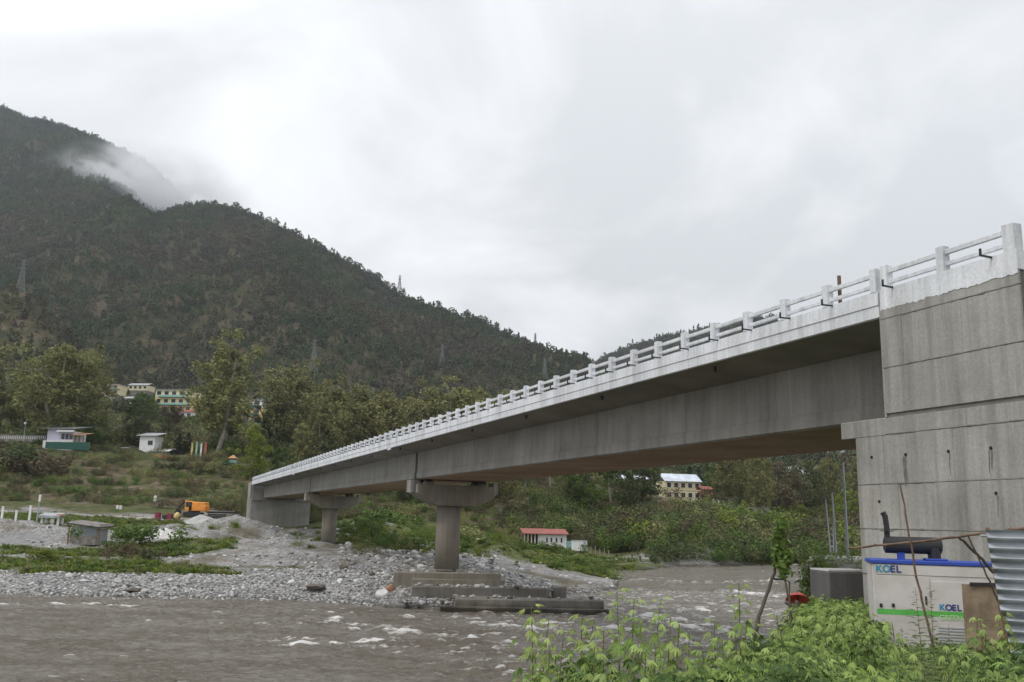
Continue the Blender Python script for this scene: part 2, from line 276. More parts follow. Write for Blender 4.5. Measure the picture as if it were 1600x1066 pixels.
# ------------------------------------------------------------------ terrain: one far sheet (river bed, far bank, valley sides, mountains)
# knots per bearing: (distance, height); bearings given as photo columns
KN = {
 -300: [(60, -2), (74, 0), (82, 1.1), (95, 1.7), (115, 2.8), (135, 4.6), (155, 6.0), (175, 6.8), (200, 11), (240, 21), (262, 26), (290, 28), (330, 36), (400, 62), (500, 110), (620, 170), (700, 150), (900, 210), (1200, 380), (1600, 640), (2300, 1150), (2700, 1350), (3300, 1400)],
 0:   [(60, -2), (75.5, 0), (82, 1.0), (95, 1.6), (115, 2.6), (130, 4.2), (150, 5.6), (175, 6.6), (200, 10), (240, 20), (262, 25.5), (290, 28), (330, 34), (400, 52), (500, 88), (610, 152), (700, 128), (900, 190), (1200, 350), (1600, 600), (2300, 1030), (2600, 930), (3300, 800)],
 100: [(60, -2), (75.8, 0), (82, 1.0), (95, 1.6), (115, 2.4), (130, 4.0), (150, 5.6), (175, 6.6), (200, 10), (240, 19), (262, 25), (290, 27.5), (330, 32), (400, 48), (500, 75), (620, 118), (700, 110), (900, 190), (1200, 360), (1550, 560), (1800, 700), (2260, 962), (2600, 860), (3300, 700)],
 200: [(60, -2), (76, 0), (82, 1.0), (95, 1.6), (115, 2.4), (130, 3.4), (150, 5.2), (175, 6.4), (200, 9.5), (240, 18), (268, 25.5), (295, 27), (330, 31), (400, 44), (500, 62), (620, 84), (700, 92), (900, 190), (1200, 365), (1540, 530), (1700, 560), (1850, 640), (2200, 880), (2500, 780), (3300, 600)],
 270: [(60, -2), (76, 0), (82, 1.0), (95, 1.6), (115, 2.4), (130, 3.2), (150, 4.8), (175, 6.2), (200, 9), (240, 18), (268, 24.5), (295, 26), (330, 30), (400, 43), (500, 60), (620, 78), (700, 92), (900, 195), (1200, 360), (1520, 520), (1700, 520), (1850, 620), (2150, 800), (2500, 700), (3300, 500)],
 330: [(60, -2), (77, 0), (82, 0.9), (95, 1.6), (115, 2.4), (130, 3.0), (150, 4.4), (175, 6.0), (200, 9), (240, 18), (270, 24.5), (295, 26), (330, 30), (400, 43), (500, 60), (620, 78), (700, 95), (900, 200), (1200, 370), (1480, 508), (1650, 450), (1900, 500), (2150, 640), (2500, 600), (3300, 450)],
 400: [(60, -2), (77, 0), (82, 0.9), (95, 1.6), (120, 2.5), (150, 3.6), (177, 4.2), (195, 6.5), (230, 15), (270, 24), (300, 26), (400, 43), (500, 60), (620, 80), (700, 98), (900, 210), (1200, 370), (1450, 486), (1650, 410), (2200, 450), (3300, 350)],
 450: [(60, -2), (77.5, 0), (82, 0.9), (95, 1.8), (120, 2.6), (150, 3.4), (177, 4.2), (195, 6), (230, 14), (270, 23), (300, 25), (400, 42), (500, 58), (620, 78), (700, 95), (900, 200), (1200, 355), (1420, 455), (1650, 380), (2200, 380), (3300, 300)],
 550: [(60, -2), (75.5, 0), (80, 0.9), (95, 1.9), (120, 2.7), (150, 3.8), (180, 5.4), (210, 8.5), (250, 12.5), (300, 15), (340, 20), (420, 40), (550, 62), (700, 90), (900, 175), (1150, 285), (1380, 384), (1600, 320), (2200, 300), (3300, 250)],
 650: [(60, -2), (71.5, -0.5), (73.5, 0.6), (80, 1.4), (95, 2.2), (120, 2.6), (150, 3.6), (180, 5.0), (210, 8), (250, 12), (300, 14), (340, 19), (420, 38), (550, 60), (700, 85), (900, 160), (1150, 262), (1340, 330), (1550, 270), (2200, 250), (3300, 220)],
 750: [(60, -2), (72, -0.6), (74, 0.6), (86, 1.5), (95, 2.1), (120, 2.8), (150, 3.4), (180, 4.0), (205, 7), (240, 16), (290, 19), (340, 22), (420, 38), (550, 60), (700, 82), (900, 150), (1120, 232), (1300, 293), (1500, 240), (2200, 220), (3300, 200)],
 820: [(60, -2), (76, -0.4), (79, 0.5), (90, 1.1), (110, 1.8), (150, 2.6), (190, 3.0), (200, 4.5), (230, 15), (262, 20), (300, 21), (340, 23), (420, 36), (550, 55), (700, 75), (900, 140), (1100, 205), (1270, 259), (1450, 215), (2200, 240), (3300, 200)],
 900: [(60, -2), (90, -0.1), (96, 0.5), (110, 1.0), (140, 1.4), (165, 1.8), (192, 2.6), (205, 5.5), (235, 14), (262, 19), (300, 20), (340, 22), (420, 34), (550, 52), (700, 70), (900, 130), (1050, 180), (1230, 224), (1400, 190), (1800, 260), (2200, 330), (2600, 320), (3300, 300)],
 960: [(60, -2), (96, -0.2), (101, 0.35), (118, 0.4), (135, -0.1), (148, 0.1), (170, 0.8), (192, 1.6), (205, 5), (235, 12), (262, 17), (300, 18), (340, 19), (420, 30), (550, 46), (700, 62), (900, 110), (1200, 175), (1400, 180), (1800, 275), (2150, 362), (2600, 350), (3300, 300)],
 1010: [(60, -2), (120, -1.2), (142, -0.3), (148, 0.1), (156, 0.35), (165, 0.7), (178, 1.6), (205, 6), (235, 11), (262, 15.5), (300, 16.5), (340, 17), (420, 28), (550, 44), (700, 60), (900, 110), (1200, 175), (1400, 195), (1800, 290), (2100, 372), (2600, 350), (3300, 320)],
 1100: [(60, -2), (150, -1.2), (163, -0.3), (168, 0.6), (175, 3), (200, 7.5), (240, 11.5), (268, 13), (300, 14), (340, 14), (420, 26), (550, 42), (700, 58), (900, 120), (1200, 185), (1400, 215), (1700, 300), (2050, 392), (2600, 370), (3300, 330)],
 1180: [(60, -2), (160, -1.2), (174, -0.3), (180, 0.6), (187, 3), (210, 6.5), (240, 9.5), (268, 11), (300, 11.5), (340, 12), (420, 24), (550, 46), (700, 70), (900, 130), (1200, 200), (1500, 275), (2000, 398), (2600, 370), (3300, 300)],
 1250: [(60, -2), (170, -1.2), (184, -0.3), (190, 0.8), (198, 3), (220, 6), (250, 8.5), (280, 10), (320, 11), (380, 16), (450, 27), (550, 48), (700, 95), (900, 150), (1200, 220), (1500, 275), (2000, 385), (2600, 400), (3300, 300)],
 1340: [(60, -2), (170, -1.2), (188, -0.3), (195, 0.8), (202, 3), (225, 6), (255, 8), (285, 10), (330, 12), (380, 18), (450, 32), (550, 58), (700, 105), (900, 160), (1200, 250), (1500, 320), (2000, 420), (2600, 380), (3300, 300)],
 2000: [(60, -2), (170, -1.2), (192, -0.3), (200, 0.8), (210, 3), (235, 6), (265, 8), (300, 10), (350, 14), (400, 22), (500, 45), (650, 80), (900, 150), (1200, 230), (1500, 290), (2000, 380), (2600, 340), (3300, 280)],
}
def px2u(px): return (px-800)/1458.0
cols = sorted(KN); CU = np.array([px2u(c) for c in cols]); CU[0] = -1.2; CU[-1] = 1.3
LY = np.linspace(math.log(60), math.log(3300), 420)
def pchip(xk, yk, x):
    xk = np.array(xk, float); yk = np.array(yk, float); h = np.diff(xk); dl = np.diff(yk)/h; m = np.zeros_like(yk)
    for i in range(1, len(yk)-1):
        if dl[i-1]*dl[i] > 0: w1 = 2*h[i]+h[i-1]; w2 = h[i]+2*h[i-1]; m[i] = (w1+w2)/(w1/dl[i-1]+w2/dl[i])
    m[0] = dl[0]; m[-1] = dl[-1]; j = np.clip(np.searchsorted(xk, x)-1, 0, len(h)-1); t = (x-xk[j])/h[j]
    return ((1+2*t)*(1-t)**2)*yk[j]+t*(1-t)**2*h[j]*m[j]+t*t*(3-2*t)*yk[j+1]+t*t*(t-1)*h[j]*m[j+1]
PROF = np.array([pchip([math.log(a) for a, b in KN[c]], [b for a, b in KN[c]], LY) for c in cols])
UU = np.concatenate([np.linspace(-1.2, -0.62, 40)[:-1], np.linspace(-0.62, 0.62, 520), np.linspace(0.62, 1.3, 40)[1:]])
B = np.zeros((len(UU), len(LY)))
for k in range(len(LY)): B[:, k] = pchip(CU, PROF[:, k], UU)
UG, LG = np.meshgrid(UU, LY, indexing='ij'); YG = np.exp(LG); XG = UG*YG
wob = fbm(UG*30, LG*3, 3, 5)*sstep(250, 600, YG)
far = sstep(230, 900, YG)
# slopes get spurs and gullies that run down to the valley, roughness grows with distance
sp = ridged(XG/330+0.3*perlin(XG/500, YG/500, 9), YG/900, 4, 21)-0.62
sp2 = fbm(XG/70, YG/110, 4, 31)
near_n = fbm(XG/7, YG/7, 4, 41)
slope_mid = sstep(185, 230, YG)*(1-sstep(420, 700, YG))
ZG = B + far*sstep(600, 1300, YG)*sp*78 + far*sp2*17 + slope_mid*(1.7*fbm(XG/22, YG/16, 4, 51))
# old field terraces on the left slope
tm = sstep(185, 200, YG)*(1-sstep(262, 275, YG))*(1-sstep(-0.22, -0.14, UG))
st = 2.6; q = (ZG+1.2*fbm(XG/40, YG/40, 2, 61))/st; ZT = (np.floor(q)+sstep(0.45, 1.0, q-np.floor(q)))*st
ZG = ZG*(1-0.6*tm)+ZT*0.6*tm
land = sstep(-0.4, 0.6, B)
ZG += land*(1-sstep(190, 230, YG))*(0.42*near_n+0.55*np.maximum(0, fbm(XG/14, YG/9, 3, 71))*sstep(84, 100, YG))
# spoil heaps of crushed rock
def heap(px, Y, rx, ry, hgt, rough=0.35, s=0):
    global ZG
    X0 = px2u(px)*Y; d = np.sqrt(((XG-X0)/rx)**2+((YG-Y)/ry)**2)*(1+0.25*perlin(XG/4, YG/4, 80+s))
    ZG = ZG+np.maximum(0, 1-d)*hgt*(1+rough*fbm(XG/2.2, YG/2.2, 3, 90+s))
HEAPS = [(30, 124, 15, 5, 1.3), (75, 122, 9, 4, 1.0), (118, 120, 7, 4, 0.8), (370, 150, 12, 7, 2.2), (335, 140, 6, 4, 1.0), (300, 132, 6, 3, 0.6), (405, 150, 8, 6, 1.2), (272, 140, 4, 3, 1.5), (470, 168, 7, 6, 0.6), (783, 122, 5.5, 5, 2.3), (605, 165, 9, 6, 1.8), (430, 112, 9, 4, 0.9), (520, 104, 8, 4, 0.7), (350, 120, 10, 5, 1.0), (330, 100, 8, 3, 0.6), (450, 128, 10, 4, 1.3), (580, 98, 5, 3, 0.8), (-100, 122, 14, 5, 2.2)]
for i, h_ in enumerate(HEAPS): heap(*h_, s=i)
# the three skylines: bring each crest to the height it has against the sky
def skyline(pts, ya, yb, fade):
    global ZG
    q = []
    for px, py in pts: v = ray(px, py+7); q.append((v[0]/v[1], v[2]/v[1]))
    us = np.array([a for a, b in q]); ss = np.array([b for a, b in q]); win = (YG[0] >= ya) & (YG[0] <= yb)
    e_ = (ZG-EYE)/YG; cur = e_[:, win].max(1); yc = YG[0][win][e_[:, win].argmax(1)]
    tgt = np.interp(UU, us, ss); on = sstep(us[0]-.03, us[0]+.01, UU)*(1-sstep(us[-1]-.01, us[-1]+fade, UU)); k = 1+(tgt/np.maximum(cur, .02)-1)*on
    k = np.convolve(np.pad(k, 2, 'edge'), np.ones(5)/5, 'valid')
    w_ = sstep((yc*.62)[:, None], (yc*.97)[:, None], YG)*(1-sstep(yb, yb*1.1, YG)); ZG = EYE+(ZG-EYE)*(1+(k[:, None]-1)*w_)
skyline([(-160, 110), (-60, 145), (0, 160), (40, 180), (75, 186), (110, 196), (150, 212), (200, 235), (240, 258), (265, 285), (310, 330)], 1900, 2550, .06)
skyline([(240, 335), (262, 326), (290, 318), (330, 317), (365, 322), (400, 335), (430, 350), (480, 372), (520, 395), (560, 418), (600, 440), (630, 460), (660, 474), (700, 487), (740, 497), (780, 515), (820, 535), (860, 548), (900, 558), (918, 566)], 1080, 1640, .03)
skyline([(905, 580), (930, 562), (960, 546), (1000, 533), (1040, 522), (1064, 518), (1100, 511), (1150, 503), (1200, 500), (1300, 520)], 1750, 2400, .1)
def bil(A, X, Y):
    X = np.asarray(X, float); Y = np.asarray(Y, float); u = X/np.maximum(Y, 1); l = np.log(np.clip(Y, 60.01, 3299))
    fi = np.interp(u, UU, np.arange(len(UU))); fk = (l-LY[0])/(LY[1]-LY[0])
    i = np.clip(fi.astype(int), 0, len(UU)-2); k = np.clip(fk.astype(int), 0, len(LY)-2); a = fi-i; b = fk-k
    return (A[i, k]*(1-a)+A[i+1, k]*a)*(1-b)+(A[i, k+1]*(1-a)+A[i+1, k+1]*a)*b
def tz(X, Y): return bil(ZG, X, Y)
def at(px, Y, dz=0.0):
    X = px2u(px)*Y; return Vector((X, Y, float(tz(X, Y))+dz))
# ---- what covers the ground
def blob(px, Y, rx, ry, s=0):
    X0 = px2u(px)*Y; d = np.sqrt(((XG-X0)/rx)**2+((YG-Y)/ry)**2)+0.95*fbm(XG/4.5, YG/2.5, 4, 100+s); return 1-sstep(0.75, 1.05, d)
grass = np.zeros_like(ZG)
for i, b_ in enumerate([(60, 92, 20, 4.5), (150, 89, 12, 4.5), (210, 92, 9, 6), (-80, 92, 20, 5), (240, 112, 8, 12), (300, 118, 6, 12), (40, 103, 14, 2.5), (110, 110, 9, 3), (200, 150, 12, 12), (30, 150, 30, 14),
     (445, 158, 4, 3), (800, 150, 30, 32), (720, 155, 18, 28), (860, 135, 14, 20), (650, 160, 9, 9), (570, 188, 22, 16), (760, 130, 6, 12), (895, 122, 7, 10), (590, 135, 5, 4)]):
    grass = np.maximum(grass, blob(*b_, s=i))
n_a = fbm(XG/16, YG/12, 4, 120); n_b = fbm(XG/60, YG/60, 5, 130); n_c = fbm(XG/5, YG/4, 3, 140)
gravel = (1-sstep(168, 180, YG+6*n_a*2))*(1-grass)*(1-0.75*sstep(0.0, 0.35, fbm(XG/9, YG/3.0, 4, 150))*sstep(86, 92, YG))
gravel = np.maximum(gravel, sstep(0.10, 0.3, n_a)*0.7*(1-sstep(180, 205, YG))*(1-0.8*grass))
soil = sstep(-0.05, 0.32, n_a+0.5*n_c)*sstep(165, 180, YG)*(1-sstep(420, 560, YG)); soil = np.maximum(soil, (1-sstep(168, 180, YG))*(1-grass)*0.9)
dry = sstep(-0.12, 0.22, n_b)*sstep(480, 800, YG)
hill = np.exp(-((UG-px2u(-10))/0.06)**2)*sstep(480, 540, YG)*(1-sstep(630, 700, YG)); soil = np.maximum(soil, hill*sstep(-0.1, 0.35, n_b+0.8*fbm(XG/14, YG/14, 4, 160)))
scree = np.zeros_like(ZG)
for (px, Y, rx, ry, s) in [(1276, 600, 11, 60, 7), (1264, 520, 8, 30, 8)]: scree = np.maximum(scree, blob(px, Y, rx, ry, s))
def ground_mat(name):
    m = bpy.data.materials.new(name); m.use_nodes = True; t = m.node_tree; b = t.nodes['Principled BSDF']; b.inputs['Roughness'].default_value = 0.95; b.inputs['Specular IOR Level'].default_value = 0.1
    g = N(t, 'ShaderNodeNewGeometry')
    def noise(sc, det=6, rough=0.6):
        n = N(t, 'ShaderNodeTexNoise', inp={'Scale': sc, 'Detail': det, 'Roughness': rough}); L(t, g.outputs['Position'], n.inputs['Vector']); return n.outputs[0]
    def ramp(f, *st):
        r = N(t, 'ShaderNodeValToRGB'); el = r.color_ramp.elements
        el[0].position = st[0][0]; el[0].color = (*st[0][1], 1); el[1].position = st[-1][0]; el[1].color = (*st[-1][1], 1)
        for p_, c_ in st[1:-1]: k = el.new(p_); k.color = (*c_, 1)
        L(t, f, r.inputs[0]); return r.outputs[0]
    def mixc(f, a, bb):
        mm = N(t, 'ShaderNodeMix', data_type='RGBA'); 
        if hasattr(f, 'links'): L(t, f, mm.inputs[0])
        else: mm.inputs[0].default_value = f
        L(t, a, mm.inputs[6]); L(t, bb, mm.inputs[7]); return mm.outputs[2]
    def attr(n): a = N(t, 'ShaderNodeAttribute', attribute_name=n); return a.outputs['Fac']
    nf = noise(0.03, 9); nm = noise(0.5, 7); nn = noise(3.0, 6)
    forest = ramp(nf, (0.36, (0.030, 0.044, 0.018)), (0.5, (0.056, 0.052, 0.028)), (0.64, (0.084, 0.070, 0.042)))
    dryc = ramp(nf, (0.36, (0.044, 0.040, 0.024)), (0.5, (0.066, 0.056, 0.036)), (0.64, (0.096, 0.080, 0.052)))
    fieldc = ramp(nm, (0.38, (0.040, 0.060, 0.018)), (0.5, (0.075, 0.085, 0.032)), (0.62, (0.115, 0.10, 0.055)))
    soilc = ramp(nm, (0.36, (0.085, 0.062, 0.042)), (0.52, (0.135, 0.100, 0.070)), (0.66, (0.19, 0.155, 0.115)))
    grassc = ramp(nn, (0.36, (0.055, 0.078, 0.025)), (0.52, (0.095, 0.115, 0.045)), (0.66, (0.17, 0.16, 0.095)))
    v = N(t, 'ShaderNodeTexVoronoi', inp={'Scale': 4.5, 'Randomness': 1}); L(t, g.outputs['Position'], v.inputs['Vector'])
    v2 = N(t, 'ShaderNodeSeparateXYZ'); L(t, v.outputs['Color'], v2.inputs[0])
    gr = ramp(v2.outputs[0], (0.0, (0.13, 0.13, 0.125)), (0.6, (0.27, 0.27, 0.27)), (1.0, (0.50, 0.505, 0.52)))
    sand = ramp(noise(0.25, 6), (0.38, (0.10, 0.09, 0.075)), (0.62, (0.31, 0.30, 0.28)))
    gr = mixc(0.45, gr, sand)
    hf = ramp(noise(0.35, 8, 0.75), (0.38, (0.45, 0.5, 0.42)), (0.6, (1.25, 1.2, 1.15)))
    c = mixc(attr('far'), fieldc, forest); c = mixc(attr('dry'), c, dryc)
    mh = N(t, 'ShaderNodeMix', data_type='RGBA', blend_type='MULTIPLY'); L(t, attr('far'), mh.inputs[0]); L(t, c, mh.inputs[6]); L(t, hf, mh.inputs[7]); c = mh.outputs[2]; c = mixc(attr('soil'), c, soilc); c = mixc(attr('gravel'), c, gr); c = mixc(attr('grass'), c, grassc)
    sc = ramp(noise(0.12, 6), (0.4, (0.20, 0.19, 0.17)), (0.6, (0.42, 0.41, 0.40))); c = mixc(attr('scree'), c, sc)
    sp = N(t, 'ShaderNodeSeparateXYZ'); L(t, g.outputs['Position'], sp.inputs[0])
    wetm = ramp_map(t, sp.outputs[2], 0.05, 0.4, (0.35, 0.33, 0.3), (1, 1, 1)); mm = N(t, 'ShaderNodeMix', data_type='RGBA', blend_type='MULTIPLY', inp={0: 1.0}); L(t, c, mm.inputs[6]); L(t, wetm, mm.inputs[7])
    L(t, mm.outputs[2], b.inputs['Base Color'])
    bp = N(t, 'ShaderNodeBump', inp={'Strength': 0.6, 'Distance': 0.15}); L(t, nn, bp.inputs['Height']); L(t, bp.outputs[0], b.inputs['Normal']); return m
M['ground'] = ground_mat('valley_ground')
fo = sstep(230, 330, YG)
me = grid_mesh('valley_ground', XG, YG, ZG, M['ground'], dict(gravel=gravel*(1-sstep(190, 215, YG)), grass=grass, soil=soil*0.8, dry=dry*0.75, far=fo, scree=scree))
tag(link('valley_ground', me), kind='structure')

# ---- near bank (the side the camera stands on)
xs = np.concatenate([np.linspace(-160, -30, 40)[:-1], np.linspace(-30, 45, 230), np.linspace(45, 200, 40)[1:]]); ys = np.concatenate([np.linspace(-80, 0, 30)[:-1], np.linspace(0, 45, 140), np.linspace(45, 72, 60)[1:]])
NX, NY = np.meshgrid(xs, ys, indexing='ij')
def near_z(X, Y):
    X = np.asarray(X, float); Y = np.asarray(Y, float)
    slope = 4.9-0.02*np.maximum(Y, 0)-0.135*np.maximum(Y-2, 0); slope = np.where(Y > 34, slope-0.2*(Y-34), slope)
    u = X/np.maximum(Y, 3.0); flat = 4.75-0.03*np.clip(Y, 0, 30)+1.3*sstep(34, 44, Y)-9.5*sstep(54, 70, Y)
    k = sstep(0.27, 0.33, u); z = slope*(1-k)+flat*k
    return np.maximum(z, -2.2)+0.13*fbm(X/2.0, Y/2.0, 4, 200)
NZ = near_z(NX, NY)
def bank_mat():
    m = mat('bank_soil', (0.10, 0.115, 0.05), 0.95, scale=1.2, col2=(0.06, 0.05, 0.035), bump=0.6, ramp=(0.38, 0.6)); return m
M['bank'] = bank_mat()
sandm = sstep(38, 42, NY)*sstep(0.28, 0.31, NX/np.maximum(NY, 1))
me = grid_mesh('near_bank', NX, NY, NZ, M['ground'], dict(gravel=np.clip(sandm+0.0*NX, 0, 1), grass=np.clip((1-sandm)*sstep(-0.2, 0.3, fbm(NX/3, NY/3, 3, 5)), 0, 1), soil=(1-sandm), dry=0*NX, far=0*NX, scree=sandm*0.8))
tag(link('near_bank', me), kind='structure')

# ------------------------------------------------------------------ river
def seg(x0, y0, x1, y1, wd, st): a = GZ(x0, y0, 0)[:2]; b = GZ(x1, y1, 0)[:2]; return a, b, wd, st
yl = np.concatenate([np.linspace(math.log(2.5), math.log(28), 40)[:-1], np.linspace(math.log(28), math.log(100), 560), np.linspace(math.log(100), math.log(230), 120)[1:]])
ul = np.concatenate([np.linspace(-3.5, -0.62, 24)[:-1], np.linspace(-0.62, 0.45, 640), np.linspace(0.45, 3.5, 24)[1:]])
WU, WL = np.meshgrid(ul, yl, indexing='ij'); WY = np.exp(WL); WX = WU*WY
foam = np.zeros_like(WX); chop = np.zeros_like(WX)
def fseg(x0, y0, x1, y1, wd, st, ch=0.6):
    global foam, chop
    a, b, wd, st = seg(x0, y0, x1, y1, wd, st); d = b-a; l2 = d@d; t = np.clip(((WX-a[0])*d[0]+(WY-a[1])*d[1])/l2, 0, 1)
    dist = np.hypot(WX-a[0]-t*d[0], WY-a[1]-t*d[1]); dist = dist+0.35*wd*fbm(WX/2.0, WY/1.0, 3, 7)
    foam = np.maximum(foam, st*np.exp(-(dist/wd)**2)); chop = np.maximum(chop, ch*np.exp(-(dist/(wd*2.6))**2))
for a_ in [(5, 945, 75, 944, .8, .72, .3), (85, 944, 200, 947, .8, .9, .4), (310, 976, 345, 977, .5, .7), (235, 973, 260, 975, .4, .55), (400, 973, 470, 976, .5, .55), (440, 1000, 480, 997, .7, .95), (450, 1008, 520, 1006, .7, 1.0), (560, 1005, 600, 1003, .8, 1.0), (500, 970, 640, 985, .9, .85), (555, 984, 640, 986, .6, .9), (500, 972, 530, 968, .5, .7),
           (600, 985, 800, 1005, 1.0, .75), (650, 965, 800, 972, .9, .9), (680, 932, 700, 938, .8, 1.0), (700, 940, 790, 957, .8, 1.0), (790, 955, 960, 958, .9, .8), (765, 975, 850, 985, 1.8, 1.0), (850, 975, 1010, 985, 1.6, .8), (1000, 960, 1110, 985, 2.2, .85),
           (1010, 948, 1110, 955, 1.5, .8), (1020, 1000, 1100, 1010, 1.2, .8), (1150, 925, 1235, 935, 2.2, .8), (1170, 945, 1235, 955, 1.6, .75), (1150, 910, 1240, 905, 2.0, .6), (900, 940, 1000, 950, 1.5, .6), (600, 1010, 860, 1030, 1.2, .5), (520, 962, 600, 960, .5, .5), (620, 945, 680, 950, .5, .55), (1010, 884, 1240, 882, 2.5, .8), (1000, 905, 1100, 910, 1.6, .45)]:
    fseg(*a_)
chop = np.maximum(chop, 0.55*sstep(560, 800, 800+WU*1458)*(1-sstep(90, 120, WY)))
rip = fbm(WX/1.3+0.4*perlin(WX/3, WY/3, 3), WY/0.75, 4, 210); sw = fbm(WX/5.5, WY/3.0, 3, 220); big = ridged(WX/3.6, WY/2.2, 3, 230)-0.6
WZ = 0.16*rip+0.07*fbm(WX/0.9, WY/0.45, 3, 270)+0.06*sw+chop*(0.42*big+0.22*rip)
crest = sstep(0.0, 0.30, 0.6*big+0.35*rip+0.5*fbm(WX/1.1, WY/0.35, 4, 240))
streak = fbm(WX/2.6, WY/0.55, 4, 250)
fm = np.clip(foam*(0.30+0.85*crest+1.0*np.maximum(streak, -0.15))-0.12, 0, 1)
fm = np.maximum(fm, chop*0.75*sstep(0.42, 0.62, 0.6*crest+streak*0.6))
fm = np.maximum(fm, 0.55*sstep(0.36, 0.5, fbm(WX/2.2, WY/0.6, 4, 260))*sstep(0.05, 0.25, fbm(WX/18, WY/8, 2, 261)))
WZ = WZ+0.06*fm
def water_mat():
    m = bpy.data.materials.new('muddy_water'); m.use_nodes = True; t = m.node_tree; b = t.nodes['Principled BSDF']
    g = N(t, 'ShaderNodeNewGeometry')
    mp = N(t, 'ShaderNodeMapping'); mp.inputs['Scale'].default_value = (0.6, 1.2, 1); L(t, g.outputs['Position'], mp.inputs[0])
    n1 = N(t, 'ShaderNodeTexNoise', inp={'Scale': 0.28, 'Detail': 5}); L(t, mp.outputs[0], n1.inputs['Vector'])
    r = N(t, 'ShaderNodeValToRGB'); r.color_ramp.elements[0].position = 0.38; r.color_ramp.elements[1].position = 0.62
    r.color_ramp.elements[0].color = (0.155, 0.133, 0.104, 1); r.color_ramp.elements[1].color = (0.215, 0.195, 0.168, 1); L(t, n1.outputs[0], r.inputs[0])
    a = N(t, 'ShaderNodeAttribute', attribute_name='foam')
    n2 = N(t, 'ShaderNodeTexNoise', inp={'Scale': 5.0, 'Detail': 6, 'Roughness': 0.7}); L(t, mp.outputs[0], n2.inputs['Vector'])
    mm = N(t, 'ShaderNodeMath', operation='MULTIPLY_ADD', inp={1: 1.1, 2: -0.55}); L(t, n2.outputs[0], mm.inputs[0])
    ad = N(t, 'ShaderNodeMath', operation='ADD'); L(t, mm.outputs[0], ad.inputs[0]); L(t, a.outputs['Fac'], ad.inputs[1])
    mr = N(t, 'ShaderNodeMapRange', interpolation_type='SMOOTHSTEP', inp={1: 0.12, 2: 0.65}); L(t, ad.outputs[0], mr.inputs[0])
    mx = N(t, 'ShaderNodeMix', data_type='RGBA'); L(t, mr.outputs[0], mx.inputs[0]); L(t, r.outputs[0], mx.inputs[6]); mx.inputs[7].default_value = (0.74, 0.73, 0.71, 1); L(t, mx.outputs[2], b.inputs['Base Color'])
    rr = N(t, 'ShaderNodeMapRange', inp={3: 0.12, 4: 0.8}); L(t, mr.outputs[0], rr.inputs[0]); L(t, rr.outputs[0], b.inputs['Roughness'])
    b.inputs['IOR'].default_value = 1.33
    n3 = N(t, 'ShaderNodeTexNoise', inp={'Scale': 2.4, 'Detail': 9, 'Roughness': 0.66, 'Distortion': 0.5}); L(t, mp.outputs[0], n3.inputs['Vector'])
    bp = N(t, 'ShaderNodeBump', inp={'Strength': 1.0, 'Distance': 0.38}); L(t, n3.outputs[0], bp.inputs['Height']); L(t, bp.outputs[0], b.inputs['Normal']); return m
M['water'] = water_mat()
tag(link('river_water', grid_mesh('river_water', WX, WY, WZ, M['water'], dict(foam=fm))), kind='structure')
# ------------------------------------------------------------------ bridge: t along it (away), a sideways from the camera, h above the eye
TH = math.radians(21.116); BD = np.array([-math.sin(TH), math.cos(TH)]); BN = np.array([math.cos(TH), math.sin(TH)])
def BW(t, a, h): return (BD[0]*t+BN[0]*a, BD[1]*t+BN[1]*a, EYE+h+0.0024*t)
def bbox(mb, t0, t1, a0, a1, h0, h1, mi=0):
    return mb.hexa([BW(t0, a0, h0), BW(t0, a1, h0), BW(t1, a1, h0), BW(t1, a0, h0), BW(t0, a0, h1), BW(t0, a1, h1), BW(t1, a1, h1), BW(t1, a0, h1)], mi)
def bpoly(mb, poly, t0, t1, mi=0): return mb.prism(poly, (t0, t1), lambda a, h, t: BW(t, a, h), mi)
bridge = empty('road_bridge', BW(77, 24.5, -4.0), 0, 'new concrete road bridge with white painted railing crossing the muddy river on round piers', 'bridge')
A0, A1 = 18.7, 30.3; J = [19.7, 77.0, 133.2, 189.8]
for i in range(3):
    t0, t1 = J[i]+0.04, J[i+1]-0.04
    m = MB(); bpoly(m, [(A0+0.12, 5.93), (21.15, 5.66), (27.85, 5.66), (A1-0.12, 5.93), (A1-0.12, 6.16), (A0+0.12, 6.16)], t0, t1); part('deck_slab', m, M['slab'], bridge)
    g0, g1 = J[i]+(0.35 if i else 0.15), J[i+1]-0.35
    m = MB(); bpoly(m, [(21.26, 3.40), (27.74, 3.40), (27.74, 3.86), (27.80, 3.9), (27.80, 5.655), (21.20, 5.655), (21.20, 3.98), (21.14, 3.90), (21.14, 3.46)], g0, g1)
    gd = part('box_girder', m, M['conc_g'], bridge)
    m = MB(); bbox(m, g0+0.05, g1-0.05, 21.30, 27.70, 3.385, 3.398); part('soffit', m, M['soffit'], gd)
    # web joints between casting segments
    for s in np.arange(g0+7, g1-3, 7.05):
        m = MB(); bbox(m, s, s+0.06, 21.192, 21.199, 4.0, 5.64); part('cast_joint', m, M['conc'], gd)
    for (b0, b1, ax) in [(A0, A0+0.42, 0), (A1-0.42, A1, 1)]:
        m = MB(); bpoly(m, [(b0+0.03, 5.93), (b0+0.1, 5.90), (b1, 6.0), (b1, 6.66), (b0+0.02, 6.68), (b0, 6.28), (b0+0.03, 6.27)] if not ax else [(b0, 6.0), (b1, 5.9), (b1, 6.68), (b0, 6.66)], t0, t1)
        part('kerb_beam', m, M['white'], bridge)
    for s in np.arange(t0+9, t1, 9.3):      # drain spouts under the slab edge
        m = MB(); m.tube([BW(s, 19.25, 5.95), BW(s, 19.25, 5.68)], 0.07, 8); part('drain_spout', m, M['black'], bridge)
